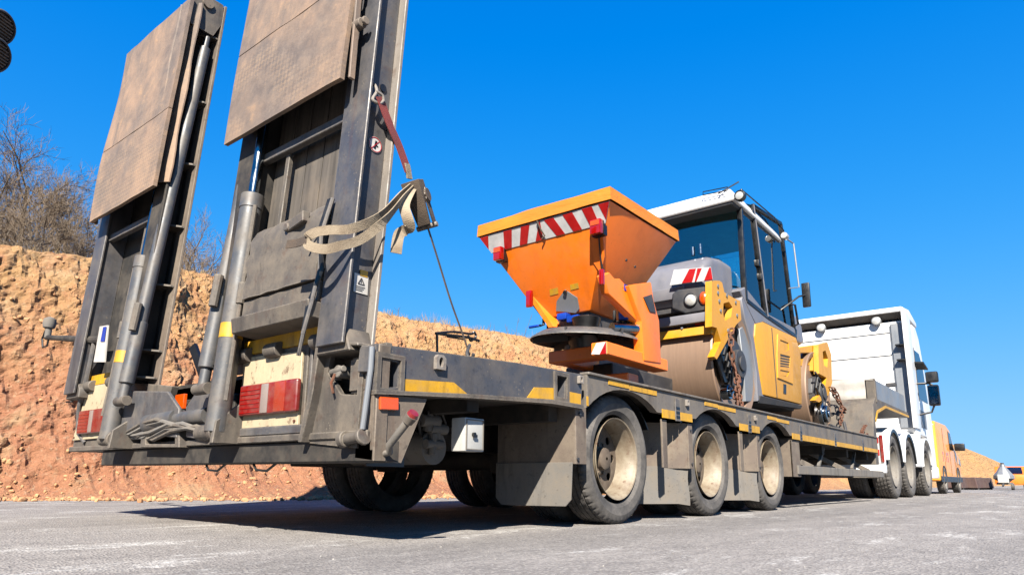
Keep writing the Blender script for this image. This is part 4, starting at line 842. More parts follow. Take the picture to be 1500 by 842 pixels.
p = cabpt(1158, 462); b = B(); b.tube([p+Vector((-.05,-.02,.14)), p+Vector((-.05,-.08,.12)), p+Vector((.03,-.08,-.12)), p+Vector((.03,-.02,-.14))], .014, 8); b.build('door_handle', M['blackp'], RO)
# roof
rx0, rx1 = 3.44, 5.14; b = B()
rz0, rz1 = 3.33, 3.50
b.hexa([Vector((rx0,.44,rz0)),Vector((rx1,.46,rz0-.02)),Vector((rx1,1.94,rz0-.02)),Vector((rx0,1.96,rz0)),Vector((rx0+.05,.52,rz1)),Vector((rx1-.1,.54,rz1)),Vector((rx1-.1,1.86,rz1)),Vector((rx0+.05,1.88,rz1))]); rf = b.build('roof', M['white'], RO, .035, 3)
b = B(); b.box(rx0+.04, rx1-.04, .49, 1.91, rz0-.035, rz0+.01); b.build('roof_lining', M['rdark'], rf, .01)
p = at(1084, 287, 'x', rx0-.01); b = B(); b.lathe([(.058,.04),(.062,-.02),(.05,-.03),(.046,-.02)], p, 'x', 20); b.build('work_lamp_bezel', M['blackp'], rf); b = B(); b.lathe([(.047,-.02),(.03,-.028),(.002,-.03)], p, 'x', 20); b.build('work_lamp', M['lensw'], rf)
p = Vector((rx1-.1, .40, rz0+.02)); b = B(); b.cyl(p+Vector((-.06,0,0)), p+Vector((.04,0,0)), .042, n=18); b.build('work_lamp', M['lensw'], rf, .012, 2)
p, q = at(1030, 286, 'x', rx0-.03), at(1066, 279, 'x', rx0-.03); b = B(); dz = Vector((0,0,.04)); b.tube([p, q, q+dz, p+dz, p], .006, 6); b.build('rear_rail', M['blackp'], rf)
b = B(); q = at(1070, 277, 'x', rx0+.1); b.tube([at(1052,284,'x',rx0-.02), q+Vector((0,-.1,.06))], .008, 6); b.build('aerial', M['blackp'], rf)
b = B(); z_ = rz1+.035; b.tube([(rx0+.22,.50,rz0+.14),(rx0+.25,.46,z_),(rx1-.35,.44,z_),(rx1-.05,.43,z_-.08),(rx1+.0,.43,rz0)], .008, 8); b.build('roof_rail', M['blackp'], rf)
b = B(); b.tube([(rx1-.06,.42,rz0+.02),(rx1+.10,.36,rz0-.03),(rx1+.12,.34,rz0-.62),(rx1-.05,.42,rz0-.66)], .010, 8); b.build('grab_rail', M['alu'], rf)
# inside: seat, console, wheel
b = B(); b.box(4.2,4.75,.95,1.45,2.24,2.45); b.box(4.15,4.30,.95,1.45,2.45,2.95); b.box(4.18,4.27,1.08,1.32,2.95,3.15); b.build('seat', M['blackp'], RO, .05, 3)
b = B(); b.bar((5.15,1.2,2.24),(4.98,1.2,2.72), .12, .12); b.lathe([(.19,-.012),(.205,0),(.19,.012),(.175,0),(.19,-.012)], (4.97,1.2,2.75), 'z', 24); b.build('steering_column', M['blackp'], RO)
b = B(); p = at(1040, 366, 'x', 3.62); p.x = 3.42; b.cyl(p+Vector((0,.12,-.1)), p+Vector((0,.12,.0)), .022, n=10); b.cyl(p+Vector((0,.03,-.1)), p+Vector((0,.03,.02)), .018, n=10); b.build('exhaust_stub', M['chrome'], RO)
p = at(1181, 432, 'y', .25); b = B(); b.box(p.x-.02,p.x+.02,p.y-.05,p.y+.05,p.z-.16,p.z+.16); mr = b.build('side_mirror', M['blackp'], RO, .015, 2); b = B(); b.tube([p, p+Vector((-.10,.06,-.03)), p+Vector((-.28,.3,-.25))], .012, 8); b.build('mirror_arm', M['blackp'], mr)

# ------------------------------------------------------------------ spreader behind the roller
SP = thing('grit_spreader', (1.3, 1.2, .85), 'orange grit spreader with tarpaulin-covered hopper hung behind the roller', 'spreader')
HT = [Vector((.80,.50,2.43)), Vector((2.0,.50,2.43)), Vector((2.0,1.88,2.43)), Vector((.80,1.88,2.43))]
HB = [Vector((1.17,.93,1.67)), Vector((1.66,.93,1.67)), Vector((1.66,1.44,1.67)), Vector((1.17,1.44,1.67))]
b = B(); b.hexa(HB+HT); hp = b.build('hopper', M['orange'], SP, .012, 2)
def fplane(P0, P1, P2): n = (P1-P0).cross(P2-P0).normalized(); n = n if n.dot(CAM-P0) > 0 else -n; return P0, n
RP_ = fplane(HT[0], HT[3], HB[0]); SPn = fplane(HT[0], HT[1], HB[0])
def hit(px, py, pl, off=0.): P0, n = pl; d = ray(px, py); t = (P0+n*off-CAM).dot(n)/d.dot(n); return CAM+d*t
def onface(L, pl, off, th, name, mat, parent):
    n = pl[1]; P = [hit(x, y, pl, off) for x, y in L]; m = len(P); b = B(); b.add(P+[v+n*th for v in P], [tuple(range(m)), tuple(reversed(range(m, 2*m)))]+[(i, (i+1) % m, (i+1) % m+m, i+m) for i in range(m)]); return b.build(name, mat, parent)
# hazard strip across the rear
n = RP_[1]; dn = (HB[0]+HB[3]-HT[0]-HT[3]).normalized()
def rp(s, t):                                                # s: 0 left .. 1 right, t: metres down from the rim
    tl = HT[3]+(HB[3]-HT[3]).normalized()*t*1.05; tr = HT[0]+(HB[0]-HT[0]).normalized()*t*1.05; return tl.lerp(tr, s)
def quad(S, off, th, name, mat, parent):
    P = [rp(s, t)+n*off for s, t in S]; m = len(P); b = B(); b.add(P+[v+n*th for v in P], [tuple(range(m)), tuple(reversed(range(m, 2*m)))]+[(i, (i+1) % m, (i+1) % m+m, i+m) for i in range(m)]); return b.build(name, mat, parent)
hz = quad([(.0,.005),(1.,.005),(1.,.18),(.0,.18)], .002, .004, 'hazard_panel', M['filmw'], SP)
k = 0
for i in range(4): s = i*.145; quad([(max(s-.03,0),.17) if 0 else (s-.015,.178),(s+.055,.178),(min(s+.13,.5),.008),(s+.06,.008)] if i else [(0,.008),(.075,.008),(.0,.14)], .0065, .002, 'hazard_stripe', M['red'], hz)
for i in range(4): s = .53+i*.14; quad([(s,.008),(s+.07,.008),(s+.145,.178),(s+.075,.178)] if i < 3 else [(.925,.008),(1.,.008),(1.,.15)], .0065, .002, 'hazard_stripe', M['red'], hz)
# tarpaulin cover
rows = []
for i in range(15):
    s = i/14; r_ = []
    for j in range(15):
        t = j/14; e = min(s, 1-s, t, 1-t); ex = -.012+(1.224)*s; ey = -.012+1.404*t
        zz = 2.54+.05*min(1, e*9)**.5+.05*math.sin(math.pi*s)*math.sin(math.pi*t)+.03*noise.noise(Vector((s*5, t*4, 1)))*(e > 0)
        k_ = .022*noise.noise(Vector((s*9, t*9, 4))); r_.append(Vector((.80+ex+k_*(j in (0, 14)), .50+ey-.0+k_*(i in (0, 14)), zz)))
    rows.append(r_)
b = B(); b.sheet(rows); tc = b.build('tarpaulin_cover', M['tarp'], SP, smooth=60)
loop = [rows[0][j] for j in range(15)]+[rows[i][14] for i in range(1, 15)]+[rows[14][j] for j in range(13, -1, -1)]+[rows[i][0] for i in range(13, 0, -1)]
b = B(); m = len(loop); lw = [v+Vector((0,0,-.108+.004*noise.noise(v*5)))+(Vector((v.x-1.4, v.y-1.19, 0)).normalized()*.008) for v in loop]
b.add(loop+lw, [(i, (i+1) % m, (i+1) % m+m, i+m) for i in range(m)]); b.build('cover_hem', M['tarp'], tc, smooth=60)
b = B(); b.tube([rp(.485,.0)+n*.02, rp(.5,.08)+n*.03, rp(.515,.15)+n*.02, rp(.49,.17)+n*.03], .007, 6); b.build('cover_tie', M['strapd'], tc)
# rear lamps with brackets, markers, stickers, hatch
for px, py, w, br in ((876,334,.05,1), (733,373,.045,0)):
    p = hit(px, py, RP_, .03); b = B(); b.box(p.x-.05, p.x+.0, p.y-w, p.y+w, p.z-.06, p.z+.06); lm = b.build('rear_lamp', M['lensred'], SP, .008, 2)
    b = B(); b.box(p.x-.054, p.x-.048, p.y-w*.8, p.y+w*.8, p.z+.01, p.z+.05); b.build('indicator_lens', M['lensor'], lm); b = B(); b.box(p.x+.0, p.x+.05, p.y-w*1.1, p.y+w*1.1, p.z-.065, p.z+.065); b.build('lamp_back', M['blackp'], lm)
b = B(); b.tube([hit(877,345,RP_,.02), hit(880,380,RP_,.015), hit(884,400,RP_,.04)], .007, 6); b.build('lamp_cable', M['black'], SP)
onface([(866,344),(884,341),(886,375),(880,400),(870,385)], RP_, .002, .006, 'lamp_bracket', M['orange'], SP)
onface([(805,424),(817,421),(818,430),(806,433)], RP_, .002, .002, 'sticker', M['yellow'], SP); onface([(835,417),(847,414),(848,422),(836,425)], RP_, .002, .002, 'sticker', M['yellow'], SP)
ht = onface([(815,455),(816,441),(828,424),(846,436),(849,452),(844,458)], RP_, .004, .008, 'hatch', M['alu'], SP)
b = B(); p = hit(828, 428, RP_, .018); b.cyl(p-n*.01, p+n*.012, .018, n=10); b.build('hatch_pin', M['chrome'], ht)
for q in (.30, .62): p = hit(905+40*q, 372+30*q, SPn, .0); b = B(); b.cyl(p-SPn[1]*.002, p+SPn[1]*.008, .012, n=8); b.build('rivet', M['rdark'], SP)
# carrying frame
fr = side([(921,418),(930,416),(954,413),(958,440),(966,470),(969,532),(944,528),(940,470)], .46, .09, 'frame_post', M['orange'], SP, .012, (), 2)
side([(943,435),(955,431),(961,458),(952,456)], .452, .01, 'post_pocket', M['rdark'], fr, 0)
side([(884,402),(893,398),(940,452),(941,478),(930,468),(891,430)], .50, .07, 'frame_arm', M['orange'], SP, .01)
side([(899,408),(908,408),(926,428),(936,424),(940,455),(905,420)], .54, .02, 'frame_gusset', M['orange'], SP, .004)
side([(915,416),(922,419),(922,428),(915,425)], .495, .006, 'sticker', M['blue'], SP, 0)
b = B(); p = at(886, 404, 'y', .49); b.box(p.x-.03,p.x+.0,p.y-.0,p.y+.035,p.z-.07,p.z+.05); b.build('side_marker', M['lensred'], SP, .006, 2)
b = B(); p = at(777, 436, 'x', 1.05); b.box(p.x-.03,p.x+.0,p.y-.03,p.y+.03,p.z-.09,p.z+.06); b.build('side_marker', M['lensred'], SP, .006, 2)
b = B(); q = Vector((p.x+.02, p.y+.02, p.z)); b.add([q+Vector((0,.0,.06)), q+Vector((.25,-.05,.05)), q+Vector((.3,-.3,-.25)), q+Vector((.05,-.22,-.28)), q+Vector((0,.05,.06)), q+Vector((.25,0,.05)), q+Vector((.3,-.25,-.25)), q+Vector((.05,-.17,-.28))], [(0,1,2,3),(7,6,5,4),(0,4,5,1),(1,5,6,2),(2,6,7,3),(3,7,4,0)]); b.build('frame_arm', M['orange'], SP)
r1 = at(889, 509, 'y', .47); xb = r1.x
b = B(); b.box(xb, 1.66, .47, .61, r1.z-.05, r1.z+.05); la = b.build('lower_arm', M['orange'], SP, .008)
b = B(); b.prism([(.606,r1.z-.035),(.53,r1.z-.045),(.475,r1.z-.045),(.475,r1.z+.045),(.56,r1.z+.045)], 'x', xb-.003, xb-.0005); b.build('marker_film', M['filmw'], la)
b = B(); b.prism([(.53,r1.z-.045),(.475,r1.z-.045),(.475,r1.z+.045)], 'x', xb-.006, xb-.0035); b.build('hazard_stripe', M['red'], la)
r2 = at(803, 520, 'x', 1.02)
b = B(); b.box(1.02, 1.16, .61, r2.y, r2.z-.075, r2.z+.03); b.build('cross_beam', M['orange'], SP, .008)
b = B(); b.box(1.16, 1.66, r2.y-.12, r2.y, r2.z-.07, r2.z+.03); b.build('lower_arm', M['orange'], SP, .008)
b = B(); b.box(1.22, 1.40, .61, 1.75, r1.z-.20, r1.z-.10); b.build('skid_beam', M['orange'], SP, .01)
b = B(); b.box(1.55, 2.75, .95, 1.45, r1.z-.08, r1.z+.06); b.build('tow_bar', M['rdark'], SP, .01)
b = B(); b.cyl(at(938,482,'y',.5)+Vector((-.25,.12,-.02)), at(938,482,'y',.5)+Vector((.02,0,0)), .045, n=16); b.build('linkage_pin', M['chrome'], SP)
# spinner disc and drive
dc = Vector((1.18, .98, 1.44)); b = B(); b.lathe([(.03,.05),(.20,.045),(.40,.02),(.475,-.03),(.48,-.045),(.45,-.035),(.40,-.005),(.18,.02),(.03,.02)], (0,0,0), 'z', 44)
b.v = [dc+Matrix.Rotation(.06, 3, 'X') @ v for v in b.v]; ds = b.build('spinner_disc', M['trailer'], SP, smooth=50)
for k in range(6): a = k*1.047+.2; c_, s_ = math.cos(a), math.sin(a); b = B(); b.bar(dc+Vector((c_*.12,s_*.12,.0)), dc+Vector((c_*.46,s_*.46,-.03)), .012, .06); b.build('vane', M['rdark'], ds)
b = B(); b.cyl(dc+Vector((0,0,.03)), dc+Vector((0,0,.17)), .09, .13, 20); b.cyl(dc+Vector((0,0,-.0)), dc+Vector((0,0,-.16)), .16, .13, 20); b.build('spinner_gearbox', M['blackp'], SP, .01)
b = B(); p = at(822, 508, 'x', 1.05); b.cyl(p+Vector((.1,-.05,.02)), p+Vector((.1,-.05,-.08)), .07, n=16); b.build('hydraulic_motor', M['alu'], SP, .01)
b = B(); b.box(1.2,1.62,.96,1.42,1.52,1.69); b.build('dosing_gate', M['rdark'], SP, .01)
for px, py, w in ((822,463,.05),(838,466,.06),(912,462,.04)): p = at(px, py, 'x', 1.1); b = B(); b.box(p.x,p.x+.08,p.y-w,p.y+w,p.z-.03,p.z+.03); b.build('valve_block', M['blue'], SP, .012, 2)
p = at(783, 478, 'x', 1.15); b = B(); b.cyl(p+Vector((0,.06,0)), p+Vector((0,-.05,.0)), .013, n=10); hd_ = b.build('crank_grip', M['blue'], SP, .004); b = B(); b.tube([p+Vector((0,-.06,0)), p+Vector((0,-.10,.0)), p+Vector((.02,-.10,.32))], .013, 8); b.build('crank_rod', M['blackp'], hd_)
for k in range(3): p = at(900+8*k, 455, 'x', 1.25); b = B(); b.tube([p, p+Vector((.0,.0,-.1)), p+Vector((.05,.06,-.2)), p+Vector((.2,.1,-.22))], .014, 7); b.build('hydraulic_hose', M['black'], SP)
b = B(); b.tube([at(916,455,'x',1.2), at(923,470,'x',1.2), at(927,480,'x',1.2)], .01, 6); b.build('linkage_rod', M['chrome'], SP)
# ------------------------------------------------------------------ ratchet strap on the right ramp
def ribbon(pts, w, wd, th=.004):
    pts = [Vector(p) for p in pts]; wd = Vector(wd).normalized(); rows = []
    for i, p in enumerate(pts):
        d = (pts[min(i+1, len(pts)-1)]-pts[max(i-1, 0)]).normalized(); s = (wd-d*wd.dot(d)).normalized()*w/2; nn = d.cross(s).normalized()*th/2; rows.append((p, s, nn))
    b = B(); vs = []; fs = []
    for p, s, nn in rows: vs += [p-s-nn, p+s-nn, p+s+nn, p-s+nn]
    for i in range(len(pts)-1):
        for k in range(4): fs.append((i*4+k, i*4+(k+1) % 4, (i+1)*4+(k+1) % 4, (i+1)*4+k))
    fs += [(3,2,1,0), tuple(range(len(vs)-4, len(vs)))]
    return b.add(vs, fs)
def smoothpath(P, k=6):
    P = [Vector(p) for p in P]; out = []
    for i in range(len(P)-1):
        a, b_, c, d = P[max(i-1, 0)], P[i], P[i+1], P[min(i+2, len(P)-1)]
        for j in range(k):
            t = j/k; out.append(.5*((2*b_)+(c-a)*t+(2*a-5*b_+4*c-d)*t*t+(3*b_-a-3*c+d)*t**3))
    return out+[P[-1]]
S = lambda px, py, y=.05: at(px, py, 'y', y)
SB = thing('ratchet_strap', S(690, 515), 'red and cream ratchet strap running from the right ramp down to the deck edge', 'strap')
hk = S(548, 124, .085); b = B(); b.tube(smoothpath([hk+Vector((0,.03,.0)), hk, S(552,134,.06), S(546,146,.055), S(556,152,.05), S(562,148,.05)]), .007, 8); b.tube(smoothpath([S(551,134,.055), S(560,140,.05), S(562,149,.05)]), .006, 8); b.build('hook', M['edge'], SB)
b = ribbon(smoothpath([S(556,142), S(570,180), S(585,215), S(598,252)]), .060, (.9,.25,.25)); b.build('upper_webbing', M['strapr'], SB, smooth=0)
b = ribbon(smoothpath([S(596,240), S(600,262)]), .040, (.9,.25,.2), .008); b.build('stitched_end', M['strapw'], SB)
# ratchet: two side plates, spindle, handle
rt, rb2 = S(606, 266), S(626, 332); d = (rb2-rt).normalized(); ax_ = Vector((.35,-.9,.2)); ax_ = (ax_-d*ax_.dot(d)).normalized(); sd_ = d.cross(ax_)
b = B()
for o in (-.035, .035):
    c = ax_*o; b.hexa([rt+c-sd_*.02, rt+c+sd_*.03, rt+c+sd_*.03+ax_*.005, rt+c-sd_*.02+ax_*.005, rb2+c-sd_*.025, rb2+c+sd_*.02, rb2+c+sd_*.02+ax_*.005, rb2+c-sd_*.025+ax_*.005])
rch = b.build('ratchet_frame', M['strapd'], SB, .002)
b = B(); m_ = rt.lerp(rb2, .35); b.cyl(m_-ax_*.05, m_+ax_*.05, .03, n=16); b.build('ratchet_spindle', M['strapd'], rch)
for o in (-.045, .042):
    b = B(); c = m_+ax_*o; b.lathe([(.035,0),(.035,.004)], (0,0,0), 'z', 20, fn=lambda i, j, r: r-(.006 if i % 2 else 0)); q = ax_.to_track_quat('Z', 'X').to_matrix(); b.v = [c+q @ v for v in b.v]; b.build('ratchet_gear', M['edge'], rch)
b = B(); h0 = rt-d*.0+sd_*.045; b.hexa([h0-ax_*.045-sd_*.012, h0-ax_*.045+sd_*.012, h0+ax_*.045+sd_*.012, h0+ax_*.045-sd_*.012, h0+d*.2-ax_*.03-sd_*.02, h0+d*.2-ax_*.03+sd_*.0, h0+d*.2+ax_*.03+sd_*.0, h0+d*.2+ax_*.03-sd_*.02]); b.build('ratchet_handle', M['strapd'], rch, .006, 2)
b = B(); b.cyl(rb2-ax_*.05, rb2+ax_*.05, .012, n=10); b.build('ratchet_bolt', M['edge'], rch)
b = ribbon(smoothpath([S(625,328), S(640,375), S(660,440), S(678,490), S(688,520)]), .03, (.8,.5,.1)); b.build('lower_webbing', M['strapd'], SB, smooth=0)
e = S(688, 508); b = B(); b.tube(smoothpath([e+Vector((-.0,0,.01)), S(684,518,.03), S(690,526,.0), S(694,518,-.02)]), .008, 8); b.build('hook', M['rdark'], SB)
# loose cream loop and hanging tail
def Lp(px, py, y): return at(px, py, 'y', y)
b = ribbon(smoothpath([Lp(604,272,.04), Lp(585,288,.02), Lp(555,318,.01), Lp(515,335,.03), Lp(482,337,.08), Lp(461,341,.12), Lp(449,350,.14), Lp(453,360,.12), Lp(475,365,.08), Lp(498,360,.05), Lp(530,350,.02), Lp(565,322,-.02), Lp(590,292,.0), Lp(606,276,.03)]), .038, (.12,-.30,1)); b.build('loose_loop', M['strapw'], SB, smooth=0)
b = ribbon(smoothpath([Lp(608,270,.05), Lp(600,280,.02), Lp(592,300,.0), Lp(597,320,-.01), Lp(600,334,.0), Lp(592,338,.02), Lp(584,345,.03), Lp(580,371,.03)]), .048, (.8,-.5,.1)); b.build('hanging_tail', M['strapw'], SB, smooth=0)
b = ribbon(smoothpath([Lp(450,351,.13), Lp(435,356,.20), Lp(420,358,.27)]), .035, (.1,-.3,1)); b.build('loop_end', M['strapd'], SB, smooth=0)

# bent rods tied at the deck edge
W = lambda px, py, y=.62: at(px, py, 'y', y)
b = B(); b.tube(smoothpath([W(638,488), W(665,486), W(690,489), W(694,486), W(697,493), W(690,499), W(686,491)]), .007, 6); b.tube(smoothpath([W(638,488), W(660,491), W(685,494), W(702,499)]), .008, 6); b.tube([W(655,493), W(680,497)], .005, 6)
for px in (640,): b.tube([W(640,488), W(641,540)], .008, 6)
tag(b.build('bent_rod', M['blackp']), 'thin black bent rods sticking up beside the strap at the deck edge', 'rod')

# ------------------------------------------------------------------ lashing chains, link by link
def link_mesh():
    b = B(); pts = []
    for k in range(10): a = 2*math.pi*k/10; pts.append(Vector((.016*math.cos(a), 0, .016*math.sin(a)+(.014 if math.sin(a) > 0 else -.014))))
    vs = []; n = 4
    for i in range(10):
        d = (pts[(i+1) % 10]-pts[i-1]).normalized(); u = Vector((0,1,0)); w = d.cross(u)
        for k in range(n): t = 2*math.pi*k/n+.785; vs.append(pts[i]+(u*math.cos(t)+w*math.sin(t))*.0065)
    fs = [(i*n+k, i*n+(k+1) % n, ((i+1) % 10)*n+(k+1) % n, ((i+1) % 10)*n+k) for i in range(10) for k in range(n)]
    return b.add(vs, fs).mesh('link', M['rustch'], smooth=60)
LM = link_mesh()
def chain(path, label, sc_=1.):
    P = smoothpath(path, 12); root = thing('lashing_chain', P[-1], label, 'chain', 'rusty lashing chains')
    step = .046*sc_; acc = 0; i = 0; pos = P[0]; k = 0
    for a, c in zip(P, P[1:]):
        L = (c-a).length; d = (c-a).normalized() if L > 1e-6 else Vector((0,0,-1)); t = step-acc
        while t <= L:
            o = node_at(LM, 'link', root, a+d*t); q = d.to_track_quat('Z', 'Y'); o.rotation_mode = 'QUATERNION'
            o.rotation_quaternion = q @ Matrix.Rotation(math.pi/2*(k % 2)+.2*random.uniform(-1, 1), 4, 'Z').to_quaternion(); o.scale = (sc_,)*3; k += 1; t += step
        acc = (acc+L) % step
C1 = lambda px, py, y=.42: at(px, py, 'y', y)
chain([C1(1072,478), C1(1071,500,.40), C1(1073,525,.40), C1(1078,550,.38), C1(1082,575,.30), C1(1086,600,.2)], 'rusty chain hanging over the rear drum yoke down to the deck', 1.5)
chain([C1(1078,545,.41), C1(1082,560,.38), C1(1078,578,.36), C1(1082,592,.3), C1(1092,602,.2)], 'rusty chain bunched beside the rear drum hub', 1.5)
chain([C1(1214,565,.44), C1(1230,590,.38), C1(1247,612,.3), C1(1262,632,.18), C1(1268,642,.05)], 'rusty chain stretched from the front yoke to the gooseneck foot', 1.5)
chain([C1(1219,566,.44), C1(1227,580,.42), C1(1233,604,.36), C1(1231,622,.34)], 'short rusty chain end hanging in front of the front drum', 1.4)
chain([C1(1268,622,.06), C1(1262,634,.03), C1(1268,640,.0), C1(1259,643,.02), C1(1272,636,.0)], 'rusty chain heaped against the gooseneck foot', 1.4)
b = B(); v = [C1(1215,622,.3), C1(1240,632,.2), C1(1258,640,.1)]; b.tube(v, .018, 8); b.tube([C1(1236,618,.25), C1(1240,634,.2)], .02, 8); tag(b.build('load_binder', M['rdark']), 'dark chain binder lying by the front drum on the deck', 'binder')

# ------------------------------------------------------------------ white tractor unit
TK = thing('tractor_unit', (10.8, 1.35, 0), 'white heavy tractor unit with high cab coupled to the trailer', 'truck')
ty = .10
b = B(); b.box(7.5, 13.4, .9, 1.1, .62, .95); b.box(7.5, 13.4, 1.6, 1.8, .62, .95); b.build('chassis_frame', M['rdark'], TK)
b = B(); b.box(8.3, 9.9, .7, 2.0, .95, 1.18); b.build('coupling_plate', M['dark'], TK, .02)
for x in (9.14, 10.53): wheel(x, ty, TK, 1.36, rm=RG); wheel(x, ty+.36, TK, 1.36, False); wheel(x, 2.05, TK, 1.36, False); wheel(x, 2.38, TK, 1.36, False)
wheel(12.62, ty+.02, TK, 1.36, rm=RG); wheel(12.62, 2.3, TK, 1.36, False)
for x in (9.14, 10.53, 12.62): b = B(); b.cyl((x, .3, .5), (x, 2.4, .5), .1, n=12); b.build('axle', M['dark'], TK)
for x in (9.14, 10.53):
    for y in (ty-.02, 2.02):
        b = B(); pr = [(.60,0),(.60,.66),(.625,.66),(.635,.62),(.635,.02),(.625,0),(.60,0)]; b.lathe(pr, (x, y, .52), 'y', 24, R(8), R(172)); fd = b.build('fender', M['white'], TK)
        b = B(); b.lathe([(.55,.005),(.60,.005),(.60,.03),(.55,.03),(.55,.005)], (x, y, .52), 'y', 24, R(8), R(172)); b.build('fender_lip', M['blackp'], fd)
b = B(); b.box(8.30, 8.36, ty, 2.6, .52, 1.02); b.build('rear_wall', M['white'], TK, .01)
b = B(); b.box(8.16, 8.40, ty+.0, 2.6, .395, .53); b.build('rear_bumper', M['white'], TK, .02, 2)
b = B(); b.box(8.20, 8.30, .2, .6, .32, .40); b.build('step', M['flap'], TK, .01)
rw = B(); rw.box(8.285, 8.298, .16, .46, .55, .93); rw = rw.build('warning_board', M['filmw'], TK)
for k in range(2): b = B(); z = .56+.19*k; b.prism([(.455,z),(.455,z+.09),(.165,z+.20),(.165,z+.11)], 'x', 8.279, 8.2845); b.build('hazard_stripe', M['red'], rw)
b = B(); b.box(8.27, 8.298, ty+.005, .15, .56, .98); b.build('tail_lamp', M['lensdust'], TK, .006)
# cab
cp = [(11.62,1.25),(11.62,3.46),(13.0,3.60),(13.35,3.38),(13.85,2.35),(13.95,1.6),(13.95,.55),(13.25,.55),(13.2,1.05),(12.95,1.18),(12.25,1.18),(12.0,1.0)]
b = B(); b.prism(cp, 'y', ty+.03, 2.57); cb = b.build('cab', M['white'], TK, .05, 3)
b = B(); b.prism([(11.42,1.30),(11.42,3.66),(11.52,3.70),(12.2,3.62),(12.2,1.30)], 'y', ty, ty+.035); b.build('side_fairing', M['white'], TK, .008, 2)
b = B(); b.prism([(11.42,1.30),(11.42,3.66),(11.52,3.70),(12.2,3.62),(12.2,1.30)], 'y', 2.565, 2.60); b.build('side_fairing', M['white'], TK, .008, 2)
b = B(); b.box(11.585, 11.618, ty+.04, ty+.27, 1.3, 3.40); b.build('fairing_inner', M['alu'], TK, .01)
for z in (2.62, 2.92): b = B(); b.box(11.44, 11.585, ty+.036, ty+.20, z, z+.03); b.build('fairing_bracket', M['blackp'], TK, .006)
b = B(); b.prism([(11.44,3.60),(11.44,3.70),(12.3,3.80),(13.1,3.66),(13.1,3.55)], 'y', ty+.01, 2.59); b.build('roof_spoiler', M['white'], TK, .03, 3)
b = B(); b.hexa([Vector((11.46,.14,3.595)),Vector((11.63,.14,3.50)),Vector((11.63,2.56,3.50)),Vector((11.46,2.56,3.595)),Vector((11.46,.14,3.605)),Vector((11.68,.14,3.605)),Vector((11.68,2.56,3.605)),Vector((11.46,2.56,3.605))]); b.build('spoiler_underside', M['tail'], TK)
for z in (3.22, 2.76): b = B(); b.box(11.606, 11.622, .40, 2.3, z, z+.012); b.build('panel_seam', M['rdark'], cb)
b = B(); b.box(11.607, 11.622, .385, .395, 1.4, 3.36); b.build('panel_seam', M['alu'], cb)
for y in (.60, 1.66): b = B(); b.lathe([(.085,.05),(.09,-.03),(.075,-.04)], (11.53, y, 3.48), 'x', 24); l_ = b.build('rear_work_lamp', M['alu'], TK); b = B(); b.lathe([(.078,-.035),(.04,-.05),(.002,-.052)], (11.53, y, 3.48), 'x', 24); b.build('lamp_lens', M['lensw'], l_)
p = at(1305, 563, 'x', 11.6); b = B(); b.box(11.595, 11.618, p.y-.09, p.y+.09, p.z-.035, p.z+.035); b.build('name_plate', M['rdark'], cb, .006)
b = B(); b.prism([(12.50,1.95),(13.62,1.95),(13.42,2.70),(13.10,2.98),(12.50,2.98)], 'y', ty+.024, ty+.034); b.build('door_window', M['tglass'], TK)
b = B(); b.prism([(12.45,1.90),(12.47,1.90),(12.47,3.02),(12.45,3.02)], 'y', ty+.02, ty+.03); b.build('door_seam', M['rdark'], TK)
b = B(); b.box(12.28, 13.1, ty+.022, ty+.034, 1.36, 1.72); b.build('door_panel', M['alu'], TK, .01)
b = B(); b.box(12.05, 12.9, ty+.02, ty+.5, .62, 1.16) if 0 else b.prism([(11.2,.55),(11.2,1.15),(12.0,1.22),(12.05,.9),(11.95,.55)], 'y', ty+.01, .7); b.build('side_skirt', M['white'], TK, .03, 2)
b = B(); b.lathe([(.60,0),(.60,.45),(.63,.45),(.63,0),(.60,0)], (12.62, ty+.0, .52), 'y', 24, R(10), R(175)); b.build('fender', M['white'], TK)
p = at(1369, 578, 'y', -.18); q = at(1372, 551, 'y', -.18)
b = B(); b.box(p.x-.07, p.x+.07, -.27, -.07, p.z-.22, p.z+.20); m1 = b.build('side_mirror', M['blackp'], TK, .04, 3); b = B(); b.box(p.x-.076, p.x-.068, -.255, -.085, p.z-.19, p.z+.17); b.build('mirror_glass', M['mirror'], m1)
b = B(); b.box(p.x-.07, p.x+.07, -.28, -.06, p.z+.25, p.z+.47); b.build('wide_mirror', M['blackp'], TK, .04, 3)
b = B(); b.tube([(p.x-.05,ty+.03,p.z+.24), (p.x,-.1,p.z+.24), (p.x,-.16,p.z+.20)], .022, 8); b.tube([(p.x-.1,ty+.03,p.z-.40), (p.x,-.1,p.z-.34), (p.x,-.16,p.z-.2)], .02, 8); b.build('mirror_arm', M['blackp'], m1)
b = B(); p = at(1353, 537, 'y', .0); b.hexa([Vector((p.x-.25,-.04,p.z+.04)),Vector((p.x+.2,-.05,p.z-.05)),Vector((p.x+.2,.14,p.z-.02)),Vector((p.x-.25,.14,p.z+.06)),Vector((p.x-.25,-.04,p.z+.07)),Vector((p.x+.2,-.05,p.z-.02)),Vector((p.x+.2,.14,p.z+.01)),Vector((p.x-.25,.14,p.z+.09))]); b.build('window_visor', M['blackp'], TK)
b = B(); b.box(13.4, 13.95, .0+ty, 2.6, .35, .6); b.build('front_bumper', M['white'], TK, .04, 2)
b = B(); b.box(10.9, 12.0, 2.0, 2.5, .4, 1.0); b.build('fuel_tank', M['alu'], TK, .06, 3)

